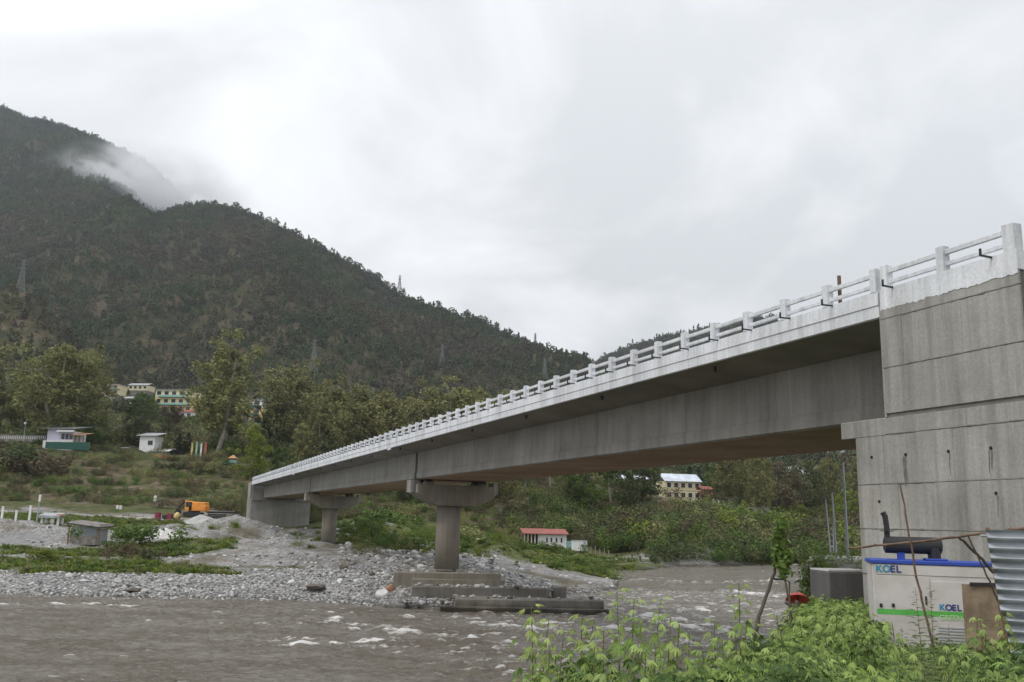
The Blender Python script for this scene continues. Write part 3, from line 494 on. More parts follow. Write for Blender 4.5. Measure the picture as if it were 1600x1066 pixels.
for j in J[1:3]:
    m = MB(); bbox(m, j-0.5, j+0.5, A0-0.03, A0+0.1, 5.74, 5.90); part('joint_bracket', m, M['white'], bridge, bevel=0.02)
# wing part kerb over the near abutment
m = MB(); bpoly(m, [(A0-0.005, 6.20), (A0+0.42, 6.20), (A0+0.42, 6.66), (A0, 6.68)], 15.2, 19.66)
part('kerb_beam', m, M['white'], bridge)
m = MB()
npc = 90; pv = []
for k in range(npc+1):        # ragged lower edge of the white paint, thin render coat
    s = 15.2+k*4.46/npc; d = 0.10+0.006*math.sin(k*.31)+0.06*float(fbm(np.array([k*.43]), np.array([.3]), 4, 3)[0])+random.random()*.018; pv += [BW(s, A0-.012, 6.2-d), BW(s, A0-.012, 6.215), BW(s, A0-.002, 6.2-d), BW(s, A0-.002, 6.215)]
pf = []
for k in range(npc):
    a = 4*k; pf += [(a, a+1, a+5, a+4), (a+2, a+6, a+7, a+3), (a, a+4, a+6, a+2)]
m.add(pv, pf)
part('paint_coat', m, M['white'], bridge)
m = MB(); bpoly(m, [(A1-0.42, 6.20), (A1, 6.20), (A1, 6.68), (A1-0.42, 6.66)], 15.2, 19.66); part('kerb_beam', m, M['white'], bridge)
# railing: posts, two rails per bay, angle brackets
def post_mesh(w, hgt):
    m = MB(); m.box(-w/2, w/2, -w/2, w/2, 0, hgt); return m.mesh('post', M['white'], bevel=0.015)
ROT = (0, 0, TH)      # local x = sideways, y = along
me_post = post_mesh(0.25, 0.72); me_end = post_mesh(0.32, 0.72)
def bl(name, me, t, a, h, rot=ROT): return link(name, me, Vector(BW(t, a, h))-bridge.location, bridge, rot)
ts = [15.42, 17.5, 19.52] + [19.90+k*2.035 for k in range(1, 84)]
ts = [15.42, 17.5, 19.50, 19.92]
t = 21.95
while t < 189.5:
    near = [j for j in J[1:3] if abs(t-j) < 1.02]
    if near: ts += [near[0]-0.21, near[0]+0.21]
    else: ts.append(t)
    t += 2.036
for i, t in enumerate(ts): bl('post', me_end if i == 0 else me_post, t, A0+(0.165 if i == 0 else 0.13), 6.66)
rail_cache = {}
bm_ = MB(); bm_.box(-0.36, 0.06, -0.022, 0.022, -0.022, 0.022); bm_.box(-0.36, -0.315, -0.022, 0.022, -0.02, 0.17); me_br = bm_.mesh('bracket', M['black'])
for i in range(len(ts)-1):
    a, b = ts[i]+0.12, ts[i+1]-0.12; ln = b-a
    if ln < 0.3: continue
    k = round(ln, 2)
    if k not in rail_cache:
        m = MB(); m.box(-0.045, 0.045, -k/2-0.01, k/2+0.01, -0.065, 0.065); m2 = MB(); m2.box(-0.045, 0.045, -k/2-0.01, k/2+0.01, -0.055, 0.055)
        rail_cache[k] = (m.mesh('rail', M['white'], bevel=0.01), m2.mesh('rail', M['white'], bevel=0.01))
    dz = random.uniform(-0.008, 0.008)
    bl('rail', rail_cache[k][0], (a+b)/2, A0+0.13, 6.68+0.52+dz); bl('rail', rail_cache[k][1], (a+b)/2, A0+0.13, 6.68+0.20+dz)
    tt = ts[i+1]-random.uniform(0.30, 0.42)
    if i == 0: tt = 15.9
    bl('angle_bracket', me_br, tt, A0-0.02, 6.655, (0, random.uniform(-.03, .03), TH+random.uniform(-0.03, 0.03)))
m = MB(); bbox(m, 21.55, 21.63, 18.95, 19.03, 6.6, 7.62); part('rusty_stake', m, mat('rust_steel', (0.16, 0.09, 0.06), 0.8, scale=20), bridge)
M['ridge'] = mat('rough_mortar', (0.20, 0.195, 0.18), .95, scale=3, col2=(0.12, 0.115, .105), bump=.5)
# piers
def pier(t, cap=True):
    m = MB(); pts = [BW(t, 24.25, -4.1), BW(t, 24.25, 1.3)]; m.tube(pts, [1.04, 1.04], 40); p = part('pier', m, M['conc_p'], bridge, smooth=False)
    for f in p.data.polygons: f.use_smooth = len(f.vertices) == 4
    m = MB(); m.prism([(21.0, 2.2), (21.2, 2.1), (22.9, 1.2), (26.3, 1.2), (27.7, 1.8), (28.0, 2.2), (28.0, 2.95), (21.0, 2.95)], (t-1.35, t+1.35), lambda a, h, s: BW(s, a, h)); part('pier_cap', m, M['conc_p'], p, bevel=0.03)
    for s in (-0.85, 0.85):
        for a in (22.1, 26.9):
            m = MB(); bbox(m, t+s-0.35, t+s+0.35, a-0.4, a+0.4, 2.952, 3.16); part('bearing_plinth', m, M['conc_p'], p)
            m = MB(); bbox(m, t+s-0.25, t+s+0.25, a-0.3, a+0.3, 3.162, 3.383); part('bearing', m, M['black'], p)
    for (a, b) in ((20.55, 20.97), (28.03, 28.45)):
        m = MB(); bbox(m, t-0.75, t+0.55, a, b, 2.25, 3.30); part('seismic_stop', m, M['conc'], p, bevel=0.02)
    return p
p1 = pier(77.0); p2 = pier(133.2)
# pile caps
c = BW(77, 24.5, 0)
def flat_block(name, px0, px1, Y, dY, z0, z1, yaw, m_, parent, bevel=0.05, **kw):
    x0 = px2u(px0)*Y; x1 = px2u(px1)*Y; cx_ = (x0+x1)/2; hw = (x1-x0)/2; ca, sa = math.cos(yaw), math.sin(yaw); m = MB()
    n = max(1, int(hw*2/1.6)); R_ = np.random.default_rng(int(Y*10))
    q = [(-hw, 0), (hw, 0), (hw, dY), (-hw, dY)]; cs = [(cx_+a*ca-b*sa, Y+a*sa+b*ca) for a, b in q]
    m.hexa([(*s, z0) for s in cs]+[(*s, z1+(0.04 if k % 2 else -0.03)) for k, s in enumerate(cs)]); return m
pc = flat_block('pile_cap', 626, 792, 77.4, 7.0, 0.8, 2.42, 0.03, M['conc_p'], p1); part('pile_cap', pc, M['conc_p'], p1, bevel=0.04)
m = flat_block('ledge', 655, 798, 76.9, 0.5, 0.8, 1.95, 0.03, M['conc_p'], p1); part('cap_ledge', m, M['conc_p'], p1, bevel=0.03)
m = flat_block('pile_cap', 488, 556, 131.5, 8.0, 1.2, 2.75, 0.1, M['conc_p'], p2); part('pile_cap', m, M['conc_p'], p2, bevel=0.05)
for (x0, x1, Y, dY, z0, z1, lab) in [(655, 868, 74.6, 1.4, 0.2, 1.55, 'long low concrete sill on the gravel, between the pier foundation and the wet river block'),
                                    (722, 952, 71.0, 2.2, -1.5, 0.98, 'dark wet concrete block lowest at the water edge, rapids foaming against it'),
                                    (872, 894, 76.3, 1.6, 0.3, 1.6, 'small square concrete block at the right end of the long sill')]:
    m = flat_block('b', x0, x1, Y, dY, z0, z1, 0.03, None, None); o = part('concrete_block', m, M['conc_wet'], None, bevel=0.08)
    tag(o, lab, 'concrete block')
m = flat_block('b', 700, 960, 70.5, 0.55, -1.5, 0.42, 0.03, None, None); o = part('concrete_footing', m, M['conc_wet'], None, bevel=0.08); tag(o, 'narrow submerged concrete ledge along the foot of the dark wet block', 'concrete block')
# near abutment: upper wing, bearing shelf, stem; cast lifts with recessed joints, each split in form panels
ab = MB(); bbox(ab, 15.24, 19.64, A0+0.05, A1-0.05, 2.6, 6.19); bbox(ab, 15.24, 20.86, A0+0.05, A1-0.05, -4.2, 2.59)
abut = part('abutment', ab, M['groove'], bridge)
M['groove'].node_tree.nodes['Principled BSDF'].inputs['Roughness'].default_value = 1
R_ = random.Random(3)
def lift(t0, t1, h0, h1, n, par=abut):
    e_ = [t0+(t1-t0)*k/n+(R_.uniform(-.12, .12) if 0 < k < n else 0) for k in range(n+1)]
    for k in range(n):
        off = R_.uniform(-0.007, 0.008); m = MB(); g = 0.0007
        bbox(m, e_[k]+g, e_[k+1]-g, A0+off, A0+0.06, h0+0.001, h1-0.003); part('cast_panel', m, M['conc'], par, bevel=0.006)
LH = [5.82, 4.45, 3.18]
lift(15.2, 19.7, 5.84, 6.19, 4); lift(15.2, 19.7, 4.46, 5.82, 5); lift(15.2, 19.7, 3.18, 4.44, 3); 
lift(15.2, 20.9, 2.62, 3.06, 3); lift(15.2, 20.9, 1.28, 2.60, 5); lift(15.2, 20.9, 0.07, 1.26, 4); lift(15.2, 20.9, -1.15, 0.05, 4); lift(15.2, 20.9, -2.4, -1.17, 3); lift(15.2, 20.9, -3.8, -2.42, 3)
def ridge(h, t0, t1, seed, par=abut):
    n_ = int((t1-t0)/.07); r1 = fbm(np.arange(n_+1)*.23, np.zeros(n_+1)+seed, 4, 5); r2 = fbm(np.arange(n_+1)*.41, np.zeros(n_+1)+seed*3, 4, 6); pv = []; pf = []; m = MB()
    for k in range(n_+1):
        s = t0+(t1-t0)*k/n_; w_ = max(.006, .026+.035*r1[k]); c_ = h+.012*r2[k]; pv += [BW(s, A0+.004, c_-w_), BW(s, A0-.010-.006*r1[k], c_), BW(s, A0+.004, c_+w_)]
    for k in range(n_): a = 3*k; pf += [(a, a+1, a+4, a+3), (a+1, a+2, a+5, a+4)]
    m.add(pv, pf); part('joint_ridge', m, M['ridge'], par)
for i_, (h_, tb) in enumerate([(5.83, 19.66), (4.45, 19.66), (1.27, 20.88), (0.06, 20.88), (-1.16, 20.88), (2.61, 19.7), (-2.41, 20.88)]): ridge(h_, 15.2, tb, i_+1)
m = MB(); bbox(m, 19.72, 21.48, A0-0.012, A1, 2.585, 3.075); part('bearing_shelf', m, M['conc'], abut, bevel=0.02)
m = MB(); bbox(m, 19.66, 19.74, A0+0.02, A0+0.8, 3.08, 5.9); part('ballast_wall', m, M['conc'], abut)
for a in (22.1, 26.9):
    m = MB(); bbox(m, 20.4, 21.0, a-0.3, a+0.3, 3.08, 3.383); part('bearing', m, M['black'], abut)
for (a0, a1) in [(18.9, 22.0), (22.0, 26), (26, 30.2)]:     # end face towards the camera
    for h0, h1 in [(4.46, 6.18), (3.1, 4.44), (1.28, 3.08), (-1.1, 1.26), (-3.8, -1.12)]:
        m = MB(); bbox(m, 15.18, 15.26, a0, a1-0.01, h0, h1); part('cast_panel', m, M['conc'], abut, bevel=0.008)
for (t_, h_) in [(20.30, 2.02), (19.05, 2.02), (17.62, 2.02), (16.35, 2.02), (16.3, 0.95), (16.05, 0.0), (20.1, 4.7-3.9), (18.3, -0.5)]:
    c_ = BW(t_, A0-0.013, h_); d_ = BW(t_, A0+0.02, h_); m = MB(); m.tube([c_, d_], 0.045, 10); part('tie_hole', m, M['dark'], abut)
M['stain'] = mat('run_stain', (0.20, 0.19, 0.175), .95, scale=6, col2=(0.13, 0.125, .115))
R2 = random.Random(8)
for (t_, h_) in [(17.62, 1.97), (16.35, 1.97), (16.3, 0.9), (16.05, -.05), (19.05, 1.97)]:
    for s_ in range(R2.randint(1, 3)):
        t0 = t_+R2.uniform(-.09, .09); ln = R2.uniform(.35, .95); n_ = 14; pv = []; w0 = R2.uniform(.012, .026); m = MB()
        for k in range(n_+1): f_ = k/n_; w_ = w0*(1-f_)**.6*R2.uniform(.6, 1.3)+.002; c_ = t0+.012*math.sin(f_*5+t_); pv += [BW(c_-w_, A0-.0105, h_-ln*f_), BW(c_+w_, A0-.0105, h_-ln*f_)]
        m.add(pv, [(2*k, 2*k+1, 2*k+3, 2*k+2) for k in range(n_)]); part('run_stain', m, M['stain'], abut)
# far abutment
m = MB(); bbox(m, 188.6, 190.5, A0, A1, -3.5, 2.9); fab = part('abutment', m, M['conc_g'], bridge, bevel=0.05)
m = MB(); bbox(m, 190.0, 195, A0-0.1, A0+0.5, -3.5, 6.5); part('wing_wall', m, M['conc'], fab)
m = MB(); bbox(m, 190.05, 190.5, A0+0.5, A1-0.1, 2.9, 6.1); part('ballast_wall', m, M['conc_g'], fab)
m = MB(); bbox(m, 188.3, 190.0, A0+0.1, A1-0.1, 2.92, 3.2); part('bearing_shelf', m, M['conc_g'], fab)
for a in (22.1, 26.9):
    m = MB(); bbox(m, 188.8, 189.4, a-0.3, a+0.3, 3.21, 3.383); part('bearing', m, M['black'], fab)
# road on the far side, reached over an earth fill
m = MB(); bpoly(m, [(A0+.6, 6.15), (A1, 6.15), (A1+6, -1.0), (A0+.6, -1.0)], 190.6, 215); tag(part('approach_fill', m, M['ground']), kind='structure')
# ------------------------------------------------------------------ foliage materials and tree builders
def leafmat(name, c1, c2, transl=0.25, scale=0.9, objrand=0.18, rough=0.7):
    return mat(name, c1, rough, scale=scale, col2=c2, transl=transl, objrand=objrand, spec=0.15, ramp=(0.36, 0.62))
M['euc'] = leafmat('eucalyptus_leaf', (0.275, 0.268, 0.110), (0.120, 0.128, 0.054))
M['euc_dark'] = leafmat('dark_leaf', (0.125, 0.148, 0.062), (0.052, 0.070, 0.032))
M['green'] = leafmat('broad_leaf', (0.135, 0.195, 0.050), (0.060, 0.100, 0.025))
M['lime'] = leafmat('lime_leaf', (0.215, 0.265, 0.045), (0.105, 0.15, 0.025))
M['conif'] = leafmat('conifer_needle', (0.042, 0.062, 0.030), (0.020, 0.032, 0.018), 0.1)
M['brownleaf'] = leafmat('dry_leaf', (0.165, 0.135, 0.080), (0.082, 0.070, 0.044))
M['hillgreen'] = leafmat('hill_leaf', (0.064, 0.086, 0.032), (0.040, 0.055, 0.023), 0.1, 0.008, 0.22)
M['hillbrown'] = leafmat('hill_scrub', (0.086, 0.074, 0.044), (0.054, 0.047, 0.030), 0.1, 0.008, 0.25)
M['bark'] = mat('pale_bark', (0.34, 0.31, 0.26), 0.85, scale=1.3, col2=(0.17, 0.15, 0.12), bump=0.4)
M['bark_d'] = mat('dark_bark', (0.11, 0.09, 0.07), 0.9, scale=1.5, col2=(0.06, 0.05, 0.04))

def tree_meshes(name, seed, H=22.0, spread=6.5, leaf=0.55, clumps=70, per=60, crown0=0.35, leafm='euc', bark='bark', droop=0.5, kind='eucalyptus', trunks=1, open_=1.0):
    r = np.random.default_rng(seed); rr = random.Random(seed); tr = MB()
    ends = []
    def limb(p, d, ln, rad, depth):
        pts = [p]; q = Vector(p); d = Vector(d).normalized(); n = 4
        for i in range(n):
            d = (d+Vector((rr.gauss(0, .13), rr.gauss(0, .13), 0.10 if depth else 0.02))).normalized(); q = q+d*ln/n; pts.append(tuple(q))
        rad2 = rad*(0.45 if depth else 0.35); tr.tube(pts, [rad+(rad2-rad)*i/n for i in range(n+1)], 7 if depth == 0 else 5, cap=False)
        ends.append((pts[-1], depth)); 
        if depth < 2:
            nb = (rr.randint(5, 8) if depth == 0 else rr.randint(2, 3))
            for k in range(nb):
                f = rr.uniform(crown0 if depth == 0 else 0.35, 0.95); j = min(int(f*n), n-1); a = Vector(pts[j])*(1-(f*n-j))+Vector(pts[j+1])*(f*n-j)
                an = rr.uniform(0, 6.28); sl = rr.uniform(0.35, 0.9); dd = Vector((math.cos(an), math.sin(an), sl))
                limb(tuple(a), dd, ln*(rr.uniform(0.22, 0.42) if depth == 0 else rr.uniform(0.4, 0.6)), rad*(0.42 if depth == 0 else 0.5)*(1.1-f*0.6), depth+1)
    for k in range(trunks):
        an = rr.uniform(0, 6.28); ln = 0.12 if trunks > 1 else 0.05
        limb((0.35*k*math.cos(an), 0.35*k*math.sin(an), -0.6), (math.cos(an)*ln, math.sin(an)*ln, 1), H*rr.uniform(0.82, 0.9), 0.018*H*(0.8 if trunks > 1 else 1), 0)
    # crown clumps: at limb ends and through the envelope
    C_ = []
    E_ = [e_ for e_ in ends]
    for (p, d) in E_: C_.append((np.array(p)+r.normal(size=3)*0.4, spread*rr.uniform(0.16, 0.27)))
    while len(C_) < clumps:
        z = rr.uniform(crown0, 1.0); prof = {'eucalyptus': math.sin(math.pi*min(1, (z-crown0)/(1-crown0)*0.86+0.16))**0.6, 'round': math.sqrt(max(0, 1-((z-(1+crown0)/2)/((1-crown0)/2))**2)), 'cone': (1-(z-crown0)/(1-crown0))**0.85+0.05, 'tall': 0.55+0.45*math.sin(math.pi*(z-crown0)/(1-crown0))}[kind]
        an = rr.uniform(0, 6.28); rad = spread*prof*math.sqrt(rr.uniform(0.08, 1)) * (0.75+0.25*math.sin(an*2+seed)+0.2*math.sin(an*3+seed*2+z*5))
        C_.append((np.array([rad*math.cos(an), rad*math.sin(an), z*H*0.97]), spread*rr.uniform(0.14, 0.26)*(0.5+0.5*prof)))
    Pn = []; Nn = []; Sn = []
    for c_, cr_ in C_:
        k = int(per*rr.uniform(0.6, 1.3)); v = r.normal(size=(k, 3)); v /= np.linalg.norm(v, axis=1, keepdims=True)
        rad = cr_*(r.uniform(0.25, 1, size=(k, 1))**0.5); p = c_+v*rad*np.array([1, 1, 0.78 if kind != 'cone' else 0.4]); p[:, 2] -= droop*cr_*r.uniform(0, 1, size=k)**2
        Pn.append(p); Nn.append(v*0.6+r.normal(size=(k, 3))*0.5+np.array([0, 0, 0.35])); Sn.append(leaf*r.uniform(0.6, 1.35, size=k))
    Pn = np.concatenate(Pn); ok = Pn[:, 2] > 0.2; me_c = cards_mesh(name+'_crown', Pn[ok], np.concatenate(Nn)[ok], np.concatenate(Sn)[ok], M[leafm], 0.6, seed)
    me_t = tr.mesh(name+'_trunk', M[bark], smooth=True); return me_t, me_c
TP = {}
for i in range(5): TP['euc%d' % i] = tree_meshes('eucalyptus', 11+i, 24, [5.6, 7.2, 6.2, 8.2, 5.0][i], 0.6, [130, 165, 150, 180, 110][i], 70, [0.24, 0.18, 0.26, 0.2, 0.38][i], 'euc', 'bark', 0.7, 'eucalyptus', [1, 2, 1, 2, 1][i])
for i in range(3): TP['dark%d' % i] = tree_meshes('dark_tree', 31+i, 18, [5.5, 6.5, 4.6][i], 0.55, 95, 60, 0.15, 'euc_dark', 'bark_d', 0.3, 'round')
for i in range(2): TP['green%d' % i] = tree_meshes('green_tree', 41+i, 13, [4.6, 5.6][i], 0.45, 80, 55, 0.15, 'green', 'bark_d', 0.3, 'round')
TP['lime0'] = tree_meshes('lime_tree', 51, 12, 4.4, 0.42, 85, 60, 0.05, 'lime', 'bark_d', 0.5, 'round')
for i in range(2): TP['conif%d' % i] = tree_meshes('conifer', 61+i, 18, 4.0, 0.5, 110, 50, 0.08, 'conif', 'bark_d', 0.5, 'cone')
TP['bare0'] = tree_meshes('bare_tree', 71, 22, 3.6, 0.35, 30, 22, 0.4, 'brownleaf', 'bark', 0.3, 'tall')
TP['brown0'] = tree_meshes('brown_tree', 75, 16, 5.5, 0.5, 80, 50, 0.2, 'brownleaf', 'bark_d', 0.3, 'round')
THT = {'euc': 24, 'dark': 18, 'green': 13, 'lime': 12, 'conif': 18, 'bare': 22, 'brown': 16}
def tree(nm, px, Y, hpx, k, label, wide=1.0, group=None, cat='tree', z=None, rz=None):
    """hpx: height in photo pixels at that distance"""
    h = hpx*Y/1458.0; s = h/THT[k.rstrip('0123456789')]; loc = at(px, Y, -0.1) if z is None else Vector((px2u(px)*Y, Y, z))
    rz = random.uniform(0, 6.28) if rz is None else rz
    o = empty(nm, loc, rz, label, cat, group); o.scale = (s*wide, s*wide, s)
    tm_, cm_ = TP[k]; link('trunk', tm_, parent=o); link('crown', cm_, parent=o); return o
E_ = 'eucalyptus_tree'; g1 = 'eucalyptus trees along the far river terrace'; D_ = 'broadleaf_tree'
TREES = [
 (E_, 78, 262, 168, 'euc1', 'huge spreading eucalyptus with pale trunk beside the lilac pavilion with green fence', 1.35),
 (E_, 100, 275, 150, 'euc3', 'broad eucalyptus filling in right behind the lilac pavilion roof', 1.1),
 (E_, 22, 285, 130, 'euc0', 'eucalyptus above the stone balustrade at the left edge', 1.2),
 (E_, -30, 280, 120, 'euc2', 'eucalyptus cut by the left edge of the photo', 1.2),
 (E_, 125, 430, 95, 'euc3', 'brownish round-topped eucalyptus on the slope above the huge spreading one', 1.4),
 (D_, 198, 272, 78, 'dark0', 'dense dark tree between the lilac pavilion and the white cabin', 0.9),
 (D_, 216, 285, 88, 'dark1', 'dark green tree rising directly behind the white cabin', 0.8),
 (E_, 152, 300, 60, 'euc2', 'slim eucalyptus below the cream house with pink-roofed annexe', 1.0),
 (D_, 222, 410, 50, 'green0', 'bright green round tree left of the yellow apartment block', 1.3),
 (D_, 208, 440, 48, 'green1', 'bright green tree right of the pink-roofed annexe', 1.2),
 (D_, 258, 300, 76, 'brown0', 'dull brown tree under the yellow apartment block', 1.1),
 (D_, 310, 420, 46, 'green1', 'green bushy tree pressed against the right end of the yellow block', 1.0),
 (E_, 336, 268, 186, 'euc2', 'tallest eucalyptus with forked pale trunk behind the prayer flags', 1.15),
 (E_, 348, 285, 165, 'euc0', 'second tall eucalyptus leaning right out of the forked one', 1.1),
 (E_, 322, 300, 104, 'euc4', 'shorter thin-crowned eucalyptus left of the tallest one', 1.1),
 ('bare_tree', 393, 330, 150, 'bare0', 'nearly bare pale-stemmed tree left of the white and yellow hillside house', 1.0),
 ('bare_tree', 404, 360, 140, 'bare0', 'nearly bare slender tree right above the white and yellow hillside house', 1.0),
 ('lime_tree', 393, 232, 88, 'lime0', 'rounded lime-green tree above the far end of the bridge', 1.0),
 (D_, 428, 300, 100, 'dark2', 'dark tree right of the white and yellow hillside house', 1.0),
 (E_, 448, 300, 148, 'euc3', 'wide-crowned eucalyptus above the far bridge spans', 1.15),
 (E_, 492, 320, 142, 'euc1', 'eucalyptus with drooping crown below the central pylon', 1.0),
 (E_, 470, 262, 84, 'euc0', 'low eucalyptus just over the railing near the far abutment', 1.0),
 (E_, 525, 285, 166, 'euc2', 'eucalyptus in the middle of the grove, crown reaching right', 1.2),
 (D_, 440, 236, 56, 'green0', 'small green tree behind the far end of the railing', 1.1),
 (D_, 512, 262, 80, 'dark0', 'dark tree in the shade of the middle grove', 1.0),
 (E_, 562, 300, 166, 'euc3', 'olive eucalyptus right of the middle of the grove', 1.05),
 (E_, 598, 290, 172, 'euc1', 'broad olive eucalyptus over the second bridge pier', 1.0),
 (E_, 575, 262, 78, 'euc4', 'short eucalyptus just above the deck left of the first pier', 1.2),
 (E_, 640, 300, 168, 'euc0', 'yellow-green eucalyptus near the right end of the grove', 1.3),
 (E_, 672, 315, 158, 'euc3', 'last full-crowned eucalyptus before the railing hides the grove', 1.0),
 (E_, 720, 320, 160, 'euc2', 'eucalyptus whose top just clears the railing', 1.2),
 (E_, 752, 340, 150, 'euc1', 'rightmost eucalyptus top showing above the railing', 1.0),
 (D_, 612, 330, 150, 'dark1', 'dark tree between two olive crowns of the grove', 1.0),
 (E_, 545, 330, 150, 'euc0', 'tall back-row eucalyptus left of the olive ones', 1.1),
 (D_, 690, 250, 60, 'dark1', 'dark leafy tree right behind the first pier column', 1.2),
 (E_, 790, 212, 105, 'euc3', 'olive eucalyptus with white stem under the main span right of the first pier', 1.0),
 (E_, 752, 222, 80, 'euc1', 'eucalyptus beside the cap of the first pier', 1.0),
 (E_, 825, 228, 98, 'euc0', 'eucalyptus behind the red-roofed riverside building', 1.1),
 (E_, 866, 238, 112, 'euc4', 'thin pale-trunked eucalyptus under the middle of the main span', 0.9),
 (D_, 905, 222, 92, 'dark0', 'dark green tree above the white water tank', 1.1),
 (D_, 925, 215, 106, 'green1', 'mid-green tall tree left of the long school wing', 0.9),
 (E_, 962, 232, 112, 'euc4', 'pale-trunked eucalyptus leaning in front of the school wing', 1.0),
 (D_, 985, 225, 98, 'dark1', 'dark tree hiding the left half of the school', 1.0),
 (D_, 1012, 232, 98, 'dark2', 'dark crown touching the left gable of the yellow school', 1.1),
 (D_, 1026, 245, 90, 'dark0', 'dark tree just left of the yellow school wall', 0.8),
 ('conifer_tree', 1086, 330, 62, 'conif0', 'dark conifer right behind the yellow school', 1.3),
 ('conifer_tree', 1100, 345, 66, 'conif1', 'second dark conifer further right of the yellow school', 1.2),
 (E_, 1147, 262, 98, 'euc2', 'eucalyptus with white trunk above the stone retaining wall', 1.1),
 (E_, 1172, 285, 105, 'euc1', 'eucalyptus right of the retaining wall', 0.9),
 (E_, 1198, 262, 105, 'euc3', 'wide olive eucalyptus over the mauve roof', 0.9),
 (D_, 1222, 290, 88, 'brown0', 'brown-leaved tree below the rock scar', 1.1),
 (D_, 1246, 262, 80, 'brown0', 'brown-leaved tree left of the tall thin poles', 1.0),
 ('lime_tree', 1262, 232, 40, 'lime0', 'small lime-green tree left of the tall thin poles', 1.0),
 (D_, 1275, 275, 92, 'dark1', 'dark olive tree behind the tall thin poles', 1.0),
 (E_, 1305, 290, 100, 'euc1', 'eucalyptus seen beside the abutment stem', 0.9),
 ('lime_tree', 1326, 240, 62, 'lime0', 'lime-green tree touching the abutment stem', 1.0),
 (E_, 1350, 270, 100, 'euc2', 'eucalyptus mostly hidden behind the abutment stem', 1.0),
 (D_, 1120, 300, 70, 'green0', 'green tree left of the white-trunked eucalyptus', 1.0),
 (E_, 696, 330, 150, 'euc1', 'pale eucalyptus between the last two crowns above the railing', 1.1),
 (E_, 618, 285, 150, 'euc2', 'pale eucalyptus left of the yellow-green one in the grove', 1.1),
 (E_, 505, 275, 120, 'euc3', 'lower pale eucalyptus in front of the middle of the grove', 1.1),
 ('conifer_tree', 276, 268, 34, 'conif1', 'dark clipped conifer left of the prayer flags', 1.6),
 ('conifer_tree', 290, 268, 36, 'conif0', 'dark clipped conifer nearest the prayer flags', 1.5),
 (D_, 140, 268, 48, 'green1', 'bright leafy tree right behind the orange awning', 1.2),
 (D_, 580, 240, 44, 'dark0', 'dark low tree seen between the two piers', 1.4),
 (D_, 636, 232, 50, 'dark2', 'dark low tree left of the first pier cap', 1.5),
 (D_, 358, 262, 30, 'green0', 'round green tree beside the little green kiosk', 1.3),
]
for T in TREES: tree(*T[:6], wide=T[6], group=None)

# ---- forest of the mountain sides and the scrub of the lower slopes
def tiny(name, seed, H, R0_, n, leafm, cone, size):
    r = np.random.default_rng(seed); z = r.uniform(0.12, 1, n); 
    pr = (1-z)**0.8 if cone else np.sqrt(np.clip(1-((z-0.55)/0.5)**2, 0.05, 1))
    a = r.uniform(0, 6.28, n); rad = R0_*pr*np.sqrt(r.uniform(0.1, 1, n)); Pn = np.stack([rad*np.cos(a), rad*np.sin(a), z*H], -1)
    Nn = np.stack([np.cos(a), np.sin(a), 0*a+0.6], -1)+r.normal(size=(n, 3))*0.4
    return proto(name, cards_mesh(name, Pn, Nn, size*r.uniform(0.6, 1.3, n), M[leafm], 0.75, seed))
HT = [tiny('pine', 1, 16, 4.2, 60, 'hillgreen', True, 2.6), tiny('pine', 2, 13, 5.0, 60, 'hillgreen', False, 2.6), tiny('oak', 3, 10, 5.2, 60, 'hillgreen', False, 2.6), tiny('oak', 4, 8, 4.2, 50, 'hillbrown', False, 2.4), tiny('oak', 5, 13, 5, 60, 'hillbrown', False, 2.6)]
r = np.random.default_rng(99); n = 230000
u = r.uniform(-0.70, 0.5, n); Y = np.sqrt(r.uniform(430**2, 2750**2, n)); X = u*Y
keep = r.uniform(size=n) < np.clip(0.60+0.6*bil(fbm(XG/120, YG/120, 4, 300), X, Y)+0.25*sstep(700, 1500, Y), 0.05, 1)
keep &= bil(scree, X, Y) < 0.3
keep &= ~((bil(hill, X, Y) > .4) & (r.uniform(size=n) < .15))
X = X[keep]; Y = Y[keep]; Z = tz(X, Y)
# drop what lies behind a crest
dY = 15.0; vis = np.ones(len(X), bool)
for f in np.linspace(0.3, 0.985, 26):
    vis &= (tz(X*f, Y*f)-EYE)/(Y*f) < (Z+16-EYE)/Y
X = X[vis]; Y = Y[vis]; Z = Z[vis]; n = len(X)
nb = bil(n_b, X, Y)+0.15*r.normal(size=n); nb2 = perlin(X/160, Y/160, 55)+0.3*r.normal(size=n)
ki = np.where(nb2 > 0.02, 4-(r.uniform(size=n) < 0.6), r.integers(0, 3, n)); ki = np.where(Z > 620+60*r.normal(size=n), r.integers(0, 3, n), ki)
sc = (0.25+0.7*r.uniform(0, 1, n)**1.8)*np.where(Y < 640, 0.75, 1.0)
scatter('mountain_forest', np.stack([X, Y, Z-0.5], -1), sc, r.uniform(0, 6.28, n), ki, HT, 'scrub and pine forest covering the mountain sides')
print('forest', n)
# pines along the skyline crests
Pc = []
for (a, b, ylo, yhi) in [(-20, 262, 2000, 2450), (262, 930, 1180, 1600), (905, 1230, 1900, 2300)]:
    for px in np.arange(a, b, 1.7):
        px = px+random.uniform(-1, 1); Ys = np.linspace(ylo, yhi, 60); Xs = px2u(px)*Ys; e_ = (tz(Xs, Ys)-EYE)/Ys; k = int(np.argmax(e_)); k = max(0, k-random.choice([0, 0, 1, 2])); 
        if 0.5+0.6*perlin(px/16.0, a*1.0, 3)+random.uniform(-.3, .3) > 0.25: Pc.append((Xs[k], Ys[k], float(tz(Xs[k], Ys[k]))-1))
Pc = np.array(Pc); n = len(Pc); r = np.random.default_rng(5)
scatter('ridge_pines', Pc, 0.3+1.05*r.uniform(0, 1, n)**1.7, r.uniform(0, 6.28, n), r.choice([0, 1, 1, 2, 4], n), HT, 'tiny pines standing out along the mountain crests')

